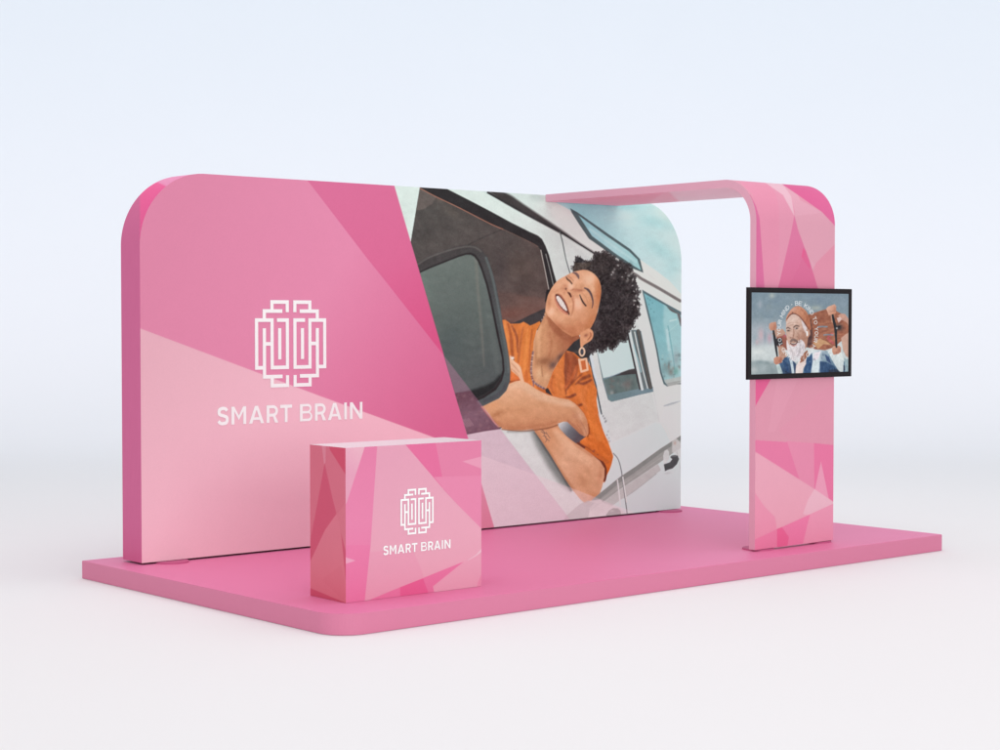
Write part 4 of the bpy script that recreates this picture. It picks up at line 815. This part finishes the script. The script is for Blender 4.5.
# ------------------------------------------------------------------ materials
M_PLAT = mat('platform_laminate', (229, 128, 171), .5, .2, noise=.012, nscale=14)
M_PSIDE = mat('platform_side_pink', (213, 127, 158), .5, .2, noise=.012, nscale=14)  # duller, greyer pink for the side faces
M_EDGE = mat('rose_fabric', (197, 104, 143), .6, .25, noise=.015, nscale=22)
M_PLATE = mat('painted_steel_plate', (196, 98, 140), .6, .15)
M_VINYL = mat('white_vinyl', (244, 250, 247), .5, .3)
M_PRINT = print_mat('printed_fabric', .6, .12)
M_PRINT2 = print_mat('printed_laminate', .45, .2)
M_BLACK = mat('black_plastic', (36, 33, 35), .5, .08, noise=.05, nscale=40)
M_DARK = mat('dark_frame_foot', (52, 40, 46), .6, .3)
M_TOP = mat('pale_counter_laminate', (238, 226, 231), .4, .35, noise=.01, nscale=14)
M_SCREEN = print_mat('lit_display', .4, .08, glow=SCREEN_GLOW)

def rounded(x0, x1, z0, z1, r, n=18):
    """outline with only the two top corners rounded, starting bottom left going up"""
    p = [(x0, z0)] + [(x0+r-r*math.cos(a), z1-r+r*math.sin(a)) for a in np.linspace(0, math.pi/2, n)]
    return p + [(x1-r+r*math.sin(a), z1-r+r*math.cos(a)) for a in np.linspace(0, math.pi/2, n)] + [(x1, z0)]

# ------------------------------------------------------------------ platform
def build_platform():
    x0, x1, y0, y1 = -.1684, 4.8051, -2.2016, .4146
    r = .17
    out = [(x0+r-r*math.cos(a), y0+r-r*math.sin(a)) for a in np.linspace(0, math.pi/2, 16)]
    out += [(x1-.02, y0), (x1-.006, y0+.006), (x1, y0+.02), (x1, y1), (x0, y1)]
    bm = bmesh.new(); bm_prism(bm, out, .002, PZ)
    top = [e for e in bm.edges if all(v.co.z > PZ-.001 for v in e.verts)]
    bmesh.ops.bevel(bm, geom=top, offset=.006, segments=3, affect='EDGES', profile=.5)
    bmesh.ops.recalc_face_normals(bm, faces=bm.faces[:])
    for f in bm.faces: f.material_index = 1 if abs(f.normal.z) < .5 else 0
    o = bm_obj('stage_platform', bm, [M_PLAT, M_PSIDE]); o['kind'] = 'thing'
    o['label'] = 'low pink platform with a rounded front corner under the whole booth'; o['category'] = 'platform'

def disc(parent, x, y, R=.1):
    bm = bmesh.new()
    out = [(x+R*math.cos(a), y+R*math.sin(a)) for a in np.linspace(0, 2*math.pi, 48, endpoint=False)]
    bm_prism(bm, out, PZ, PZ+.009)
    top = [e for e in bm.edges if all(v.co.z > PZ+.008 for v in e.verts)]
    bmesh.ops.bevel(bm, geom=top, offset=.0015, segments=1, affect='EDGES', profile=.5)
    return bm_obj('base_plate', bm, M_PLATE, parent)

# ------------------------------------------------------------------ emblem and lettering
EMB = [[(2, 1), (2, 0), (4, 0), (4, 1.12)], [(3.15, 1), (1, 1), (1, 2)], [(2, 2), (0, 2), (0, 7.24), (1, 7.24)], [(2, 2), (2, 7.24), (4, 7.24), (4, 2), (2.85, 2)],
       [(3, 2.9), (3, 6.35)], [(1, 2.9), (1, 8.24), (3.15, 8.24)], [(1, 4.62), (2, 4.62)], [(2, 8.24), (2, 9.24), (4, 9.24), (4, 8.12)]]

def emblem_mesh(h, put, th=.0025):
    """line emblem as welded cells; h = half stroke in grid units; put(u 0..1, v 0..1, out) -> point"""
    R = []
    for line in EMB:
        for (a, b), (c, d) in zip(line, line[1:]):
            x0, x1, y0, y1 = min(a, c)-h, max(a, c)+h, min(b, d)-h, max(b, d)+h
            if a == c:
                if line in (EMB[4],) or (b, d) == (0, 1.12) or (b, d) == (9.24, 8.12) or b == 2.9 or d == 2.9: y0, y1 = min(b, d)-(h if (b, d) in ((0, 1.12), (2.9, 8.24)) and False else 0), max(b, d)+0
            R.append((x0, x1, y0, y1)); R.append((9-x1, 9-x0, y0, y1))
    # close the corners with squares so that strokes meet
    for line in EMB:
        for p in line[1:-1]:
            R.append((p[0]-h, p[0]+h, p[1]-h, p[1]+h)); R.append((9-p[0]-h, 9-p[0]+h, p[1]-h, p[1]+h))
    xs = sorted({round(v, 4) for r in R for v in r[:2]}); ys = sorted({round(v, 4) for r in R for v in r[2:]})
    cell = {}
    for x0, x1, y0, y1 in R:
        for i in range(len(xs)-1):
            xm = (xs[i]+xs[i+1])/2
            if not x0 < xm < x1: continue
            for j in range(len(ys)-1):
                if y0 < (ys[j]+ys[j+1])/2 < y1: cell[i, j] = 1
    bm = bmesh.new(); V = {}
    def vert(i, j, o):
        if (i, j, o) not in V: V[i, j, o] = bm.verts.new(put((xs[i]+h)/(9+2*h), (ys[j]+h)/(9.24+2*h), o*th))
        return V[i, j, o]
    for i, j in cell:
        bm.faces.new((vert(i, j, 1), vert(i, j+1, 1), vert(i+1, j+1, 1), vert(i+1, j, 1)))
        for di, dj, a, b in ((-1, 0, (i, j), (i, j+1)), (1, 0, (i+1, j+1), (i+1, j)), (0, -1, (i+1, j), (i, j)), (0, 1, (i, j+1), (i+1, j+1))):
            if (i+di, j+dj) not in cell: bm.faces.new((vert(*a, 1), vert(*a, 0), vert(*b, 0), vert(*b, 1)))
    bmesh.ops.recalc_face_normals(bm, faces=bm.faces[:])
    return bm

def arc(cx, cy, r, a0, a1, n=10):
    return [(cx+r*math.cos(math.radians(a)), cy+r*math.sin(math.radians(a))) for a in np.linspace(a0, a1, n)]
def letter(ch, W, w=.185):
    """outer loop and holes of one capital, cap height 1, width W"""
    c = W/2
    if ch == 'I': return [[(0, 0), (0, 1), (W, 1), (W, 0)]]
    if ch == 'T': return [[(0, 1), (W, 1), (W, 1-w), (c+w/2, 1-w), (c+w/2, 0), (c-w/2, 0), (c-w/2, 1-w), (0, 1-w)]]
    if ch == 'N': return [[(0, 0), (0, 1), (w, 1), (W-w, .29), (W-w, 1), (W, 1), (W, 0), (W-w, 0), (w, .71), (w, 0)]]
    if ch == 'M': return [[(0, 0), (0, 1), (w, 1), (c, .48), (W-w, 1), (W, 1), (W, 0), (W-w, 0), (W-w, .74), (c, .24), (w, .74), (w, 0)]]
    if ch == 'A':
        f = lambda y: 1.12*w+(c-1.12*w)*y/.8
        return [[(0, 0), (c-.56*w, 1), (c+.56*w, 1), (W, 0), (W-1.12*w, 0), (W-f(.2), .2), (f(.2), .2), (1.12*w, 0)], [(f(.35), .35), (W-f(.35), .35), (c, .8)]]
    if ch == 'R':
        r = .325; bx = W*.97-r
        return [[(0, 0), (0, 1)]+arc(bx, 1-r, r, 90, -62)+[(W, 0), (W-1.2*w, 0), (bx-.02, .35), (w, .35), (w, 0)], [(w, 1-w*.92)]+arc(bx, 1-r, r-w*.92, 90, -90)+[(w, .35+w*.92)]]
    if ch == 'B':
        b1, b2 = W*.94-.25, W-.27
        return [[(0, 0), (0, 1)]+arc(b1, .75, .25, 90, -58)+arc(b2, .27, .27, 62, -90), [(w, .855)]+arc(b1, .725, .13, 90, -90)+[(w, .595)], [(w, .45)]+arc(b2, .297, .152, 90, -90)+[(w, .145)]]
    p = Ink.spline([(W-.1, .79), (W*.72, .9), (W*.46, .925), (W*.2, .86), (.095, .725), (W*.2, .59), (W*.5, .515), (W*.82, .43), (W-.085, .275), (W*.8, .125), (W*.5, .075), (W*.24, .105), (.06, .22)], False, 5)
    t = np.gradient(p, axis=0); t /= np.hypot(*t.T)[:, None]; nrm = np.stack([-t[:, 1], t[:, 0]], 1)*w/2
    return [[tuple(q) for q in np.concatenate([p+nrm, (p-nrm)[::-1]])]]

def word_mesh(spans, put, cap, th=.002):
    """spans: (letter, x0, x1) in metres along the sign; put(x, v, out) -> point"""
    from mathutils.geometry import tessellate_polygon
    bm = bmesh.new()
    for ch, x0, x1 in spans:
        loops = letter(ch, (x1-x0)/cap)
        tri = tessellate_polygon([[Vector((x, y, 0)) for x, y in L] for L in loops])
        flat = [q for L in loops for q in L]
        fr = [bm.verts.new(put(x0+x*cap, y, th)) for x, y in flat]; bk = [bm.verts.new(put(x0+x*cap, y, 0)) for x, y in flat]
        for t in tri:
            try: bm.faces.new([fr[i] for i in t])
            except ValueError: pass
        s = 0
        for L in loops:
            n = len(L)
            for i in range(n):
                a, c = s+i, s+(i+1) % n
                bm.faces.new((fr[a], fr[c], bk[c], bk[a]))
            s += n
    bmesh.ops.recalc_face_normals(bm, faces=bm.faces[:])
    return bm

# ------------------------------------------------------------------ display wall
WALL_W, WALL_T, WALL_Z0 = 4.5886, .2246, PZ+.012
WALL_Z1 = WALL_Z0+2.30
WALL_SPANS = []
def build_wall():
    W, T, z0, z1, r = WALL_W, WALL_T, WALL_Z0, WALL_Z1, .44
    t = thing('display_wall', 'long pink wall with white emblem and printed photo of a woman leaning from a van', 'display wall', (W/2, T/2, PZ))
    # printed front: rows follow the rounded outline
    nu = 1060
    zs = np.concatenate([np.linspace(z0, z1-r, 410), z1-r+r*np.sin(np.linspace(0, math.pi/2, 130)[1:])])
    inset = np.where(zs > z1-r, r-np.sqrt(np.maximum(r*r-(zs-(z1-r))**2, 0)), 0)
    u = np.linspace(0, 1, nu)
    X = inset[:, None] + (W-2*inset)[:, None]*u[None, :]
    V = np.stack([X, np.zeros_like(X), np.repeat(zs[:, None], nu, 1)], 2).reshape(-1, 3)
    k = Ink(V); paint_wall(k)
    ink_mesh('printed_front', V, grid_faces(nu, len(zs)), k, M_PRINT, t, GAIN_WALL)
    # edge band + back
    out = rounded(0, W, z0, z1, r, 64); out = [(0, z) for z in np.linspace(z0, z1-r, 24)[:-1]]+out[1:]
    n = len(out); ys = np.concatenate([[0], np.linspace(.002, T, 22)])
    V = np.array([(x, y, z) for y in ys for x, z in out])
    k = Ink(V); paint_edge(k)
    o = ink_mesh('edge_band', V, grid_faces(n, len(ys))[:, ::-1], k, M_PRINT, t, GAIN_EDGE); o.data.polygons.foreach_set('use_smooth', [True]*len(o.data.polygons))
    bm = bmesh.new(); bm.faces.new([bm.verts.new((x, T-.0005, z)) for x, z in out[::-1]]); bmesh.ops.recalc_face_normals(bm, faces=bm.faces[:])
    bm_obj('back_panel', bm, M_EDGE, t)
    bm = bmesh.new(); bm_box(bm, .02, W-.02, .02, T-.02, z0-.001, z0+.0005); bm_obj('bottom_rail', bm, M_EDGE, t)
    for x, y in ((.20, .0), (W-.135, -.005), (.20, T), (W-.135, T)): disc(t, x, y)
    x0, x1, za, zb = .789, 1.321, PZ+1.020, PZ+1.560
    E = emblem_mesh(.2, lambda u, v, o: (x0+(x1-x0)*u, -o-.0008, zb+(za-zb)*v))
    bm_obj('emblem', E, M_VINYL, t)
    WORD = (('S', 217.4, 228.3), ('M', 231.3, 246), ('A', 248.9, 263.8), ('R', 266.5, 278.1), ('T', 280, 291.9), ('B', 299.8, 312), ('R', 314.8, 325.8), ('A', 327.8, 341.2), ('I', 344.1, 346.6), ('N', 349.8, 362.2))
    sp = [(c, on_plane(a, 414, (0, 0, 0), (0, 1, 0))[0], on_plane(e, 414, (0, 0, 0), (0, 1, 0))[0]) for c, a, e in WORD]
    bz0, cap = PZ+.802, .108
    for ws in (sp[:5], sp[5:]): bm_obj('lettering', word_mesh(ws, lambda x, v, o: (x, -o-.0008, bz0+cap*v), cap), M_VINYL, t)
    WALL_SPANS[:] = [(c, (a-sp[0][1])/(sp[-1][2]-sp[0][1]), (e-sp[0][1])/(sp[-1][2]-sp[0][1])) for c, a, e in sp]
    return t

# ------------------------------------------------------------------ arch
AX0, AX1, BX0, BX1, AY, AT, AZ0, AZ1, AR = 3.1658, 3.9328, 3.2019, 3.9080, -1.9657, .0494, PZ+.012, PZ+2.3164, .27
def arch_x(y):
    t = np.clip(y/AY, 0, 1); return BX0+(AX0-BX0)*t, BX1+(AX1-BX1)*t
def arch_path(off, nleg, narc, nhead):
    """profile in (y, z), from the foot up and back to the wall, at depth off inside the outer skin"""
    R = AR-off
    p = [(AY+off, z) for z in np.linspace(AZ0, AZ1-AR, nleg)]
    p += [(AY+AR-R*math.cos(a), AZ1-AR+R*math.sin(a)) for a in np.linspace(0, math.pi/2, narc)[1:]]
    p += [(y, AZ1-off) for y in np.linspace(AY+AR, -.0015, nhead)[1:]]
    return np.array(p)
def build_arch():
    t = thing('arch', 'tall pink faceted arch bending back to the long wall and carrying the screen', 'arch', ((AX0+AX1)/2, AY+AT/2, PZ))
    def sheet(off, res, shift, nu):
        P = arch_path(off, *res); u = np.linspace(0, 1, nu); V = []
        for y, z in P:
            a, b = arch_x(y); V.append(np.stack([a+(b-a)*u, np.full(nu, y), np.full(nu, z)], 1))
        return np.concatenate(V), grid_faces(nu, len(P))
    V, Fc = sheet(0, (420, 70, 120), 0, 170)
    k = Ink(V); paint_arch(k); ink_mesh('printed_front', V, Fc, k, M_PRINT, t, GAIN_ARCH).data.polygons.foreach_set('use_smooth', [True]*len(Fc))
    V, Fc = sheet(AT, (30, 30, 90), 0, 60)
    k = Ink(V); paint_under(k); ink_mesh('printed_underside', V, Fc[:, ::-1], k, M_PRINT, t, GAIN_UNDER).data.polygons.foreach_set('use_smooth', [True]*len(Fc))
    # thin edges (two sides, foot and wall end)
    Po, Pi = arch_path(0, 8, 28, 12), arch_path(AT, 8, 28, 12)
    bm = bmesh.new()
    for side in (0, 1):
        a = [bm.verts.new((arch_x(y)[side], y, z)) for y, z in Po]; b = [bm.verts.new((arch_x(y)[side], y, z)) for y, z in Pi]
        for i in range(len(a)-1):
            f = (a[i], a[i+1], b[i+1], b[i]); bm.faces.new(f if side else f[::-1])
        if side == 0: l = (a, b)
    for i in (0, -1): bm.faces.new((l[0][i], l[1][i], b[i], a[i]))
    o = bm_obj('edge_band', bm, M_EDGEA, t)
    for x, y in ((3.29, -1.885), (3.855, -1.885)): disc(t, x, y)

# ------------------------------------------------------------------ television on the arch
def build_tv():
    yf = AY-.024; O, N = (0, yf, 0), (0, 1, 0)
    x0, x1 = on_plane(748.4, 335, O, N)[0], on_plane(851.9, 335, O, N)[0]
    z1, z0 = on_plane(800, 288.1, O, N)[2], on_plane(800, 378.1, O, N)[2]
    t = thing('television', 'black framed flat television showing a bearded man in an orange beanie, hung on the arch', 'television', ((x0+x1)/2, AY-.02, z0))
    b = .032
    bm = bmesh.new()
    # frame: ring of four mitred rails, front lip, closed back
    def ring(y, e): return [bm.verts.new(p) for p in ((x0+e, y, z0+e), (x1-e, y, z0+e), (x1-e, y, z1-e), (x0+e, y, z1-e))]
    A = ring(yf+.02, 0); B = ring(yf+.003, 0); C = ring(yf, .003); D = ring(yf, b-.003); E_ = ring(yf+.004, b); 
    for p, q in ((A, B), (B, C), (C, D), (D, E_)):
        for i in range(4): bm.faces.new((p[i], p[(i+1) % 4], q[(i+1) % 4], q[i]))
    bm.faces.new(A[::-1])
    bmesh.ops.recalc_face_normals(bm, faces=bm.faces[:])
    bm_obj('screen_frame', bm, M_BLACK, t)
    nu, nv = 420, 200
    V, Fc = wall_grid((x0+b-.002, yf+.0042, 0), (1, 0, 0), nu, nv, z0+b-.002, z1-b+.002, x1-x0-2*b+.004)
    k = Ink(V); paint_screen(k); ink_mesh('display', V, Fc, k, M_SCREEN, t, 1.)
    bm = bmesh.new(); bm_box(bm, x0+.36, x1-.36, yf+.0205, AY-.0005, z0+.14, z1-.14); bm_obj('wall_bracket', bm, M_BLACK, t)

# ------------------------------------------------------------------ counter
CX, CY, CR, CW, CD, CH = .0877, -1.9108, -.0187, .888, .3229, .7901
def build_counter():
    t = thing('promo_counter', 'small pink faceted counter with a white emblem standing at the front left of the platform', 'counter', (CX, CY, PZ), CR)
    e = np.array([math.cos(CR), math.sin(CR), 0]); d = np.array([-math.sin(CR), math.cos(CR), 0]); O = np.array([CX, CY, 0])
    def pt(u, v, z): return O+e*u+d*v+np.array([0, 0, z])
    z0, z1 = PZ+.001, PZ+CH
    V, Fc = wall_grid(O, e, 330, 300, z0, z1, CW)
    k = Ink(V); paint_counter(k); ink_mesh('printed_front', V, Fc, k, M_PRINT2, t, GAIN_COUNTER)
    V, Fc = wall_grid(pt(0, CD, 0), -d, 140, 300, z0, z1, CD)
    k = Ink(V); paint_counter_side(k); ink_mesh('printed_side', V, Fc, k, M_PRINT2, t, GAIN_SIDE)
    bm = bmesh.new()
    v = [bm.verts.new(pt(a, b, c)) for a, b, c in ((0, 0, z0), (CW, 0, z0), (CW, CD, z0), (0, CD, z0), (CW, 0, z1), (CW, CD, z1), (0, CD, z1), (0, 0, z1))]
    bm.faces.new((v[1], v[2], v[5], v[4])); bm.faces.new((v[2], v[3], v[6], v[5])); bm.faces.new((v[0], v[3], v[2], v[1]))
    bm_obj('cabinet', bm, M_PLAT, t)
    bm = bmesh.new()
    a = [bm.verts.new(pt(u, w, z1+.0005)) for u, w in ((.0006, .0006), (CW-.0006, .0006), (CW-.0006, CD-.0006), (.0006, CD-.0006))]
    b = [bm.verts.new(pt(u, w, z1-.02)) for u, w in ((.0006, .0006), (CW-.0006, .0006), (CW-.0006, CD-.0006), (.0006, CD-.0006))]
    bm.faces.new(a)
    for i in range(4): bm.faces.new((a[i], b[i], b[(i+1) % 4], a[(i+1) % 4]))
    bm_obj('counter_top', bm, M_TOP, t)
    N = d
    def uv(px, py):
        p = on_plane(px, py, pt(0, 0, 0), N); return (p-O) @ e, p[2]
    u0, u1 = uv(400.3, 512)[0], uv(433.2, 512)[0]; zt, zb = uv(410, 489)[1], uv(411, 534.4)[1]
    bm_obj('emblem', emblem_mesh(.2, lambda u, w, o: pt(u0+(u1-u0)*u, -o-.0008, zt+(zb-zt)*w)), M_VINYL, t)
    a0, za = uv(383.2, 555); a1, zc = uv(450.2, 548.2); zd = uv(383.2, 545.8)[1]; ze = uv(450.2, 539.6)[1]
    zl, zh = (za+zc)/2, (zd+ze)/2
    sp = [(c, a0+(a1-a0)*p, a0+(a1-a0)*q) for c, p, q in WALL_SPANS]
    for ws in (sp[:5], sp[5:]): bm_obj('lettering', word_mesh(ws, lambda x, v, o: pt(x, -o-.0008, zl+(zh-zl)*v), zh-zl), M_VINYL, t)

# ------------------------------------------------------------------ light, camera, world
def area(name, loc, target, size, power, color, sy=None, spread=180):
    l = bpy.data.lights.new(name, 'AREA'); l.energy = power; l.color = color; l.size = size
    l.spread = math.radians(spread)
    if sy: l.shape = 'RECTANGLE'; l.size_y = sy
    o = bpy.data.objects.new(name, l); COL.objects.link(o); o.location = loc
    o.rotation_euler = (Vector(target)-Vector(loc)).to_track_quat('-Z', 'Y').to_euler()
    return o

def build_light_camera():
    w = bpy.data.worlds.new('World'); SC.world = w; w.use_nodes = True
    nt = w.node_tree; bg = nt.nodes['Background']
    bg.inputs['Color'].default_value = (*WORLD_COL, 1); bg.inputs['Strength'].default_value = WORLD_STR
    for L in LAMPS: area(*L)
    c = bpy.data.cameras.new('camera'); c.sensor_width = 36; c.lens = FOC/1000*36; c.clip_end = 500; c.clip_start = .1
    o = bpy.data.objects.new('camera', c); COL.objects.link(o); o.location = CAM
    o.rotation_euler = (math.pi/2-PITCH, 0, -YAW); SC.camera = o
    SC.view_settings.view_transform = 'Standard'; SC.view_settings.look = 'None'; SC.view_settings.exposure = 0; SC.view_settings.gamma = 1
    SC.render.engine = 'CYCLES'
    SC.cycles.use_denoising = True
    SC.cycles.max_bounces = 8; SC.cycles.diffuse_bounces = 3
    SC.render.filter_size = 1.3 if hasattr(SC.render, 'filter_size') else 1.5

M_EDGEA = mat('pale_rose_fabric', (222, 170, 188), .6, .25, noise=.012, nscale=22)
build_ground(); build_platform(); build_wall(); build_arch(); build_tv(); build_counter(); build_light_camera()
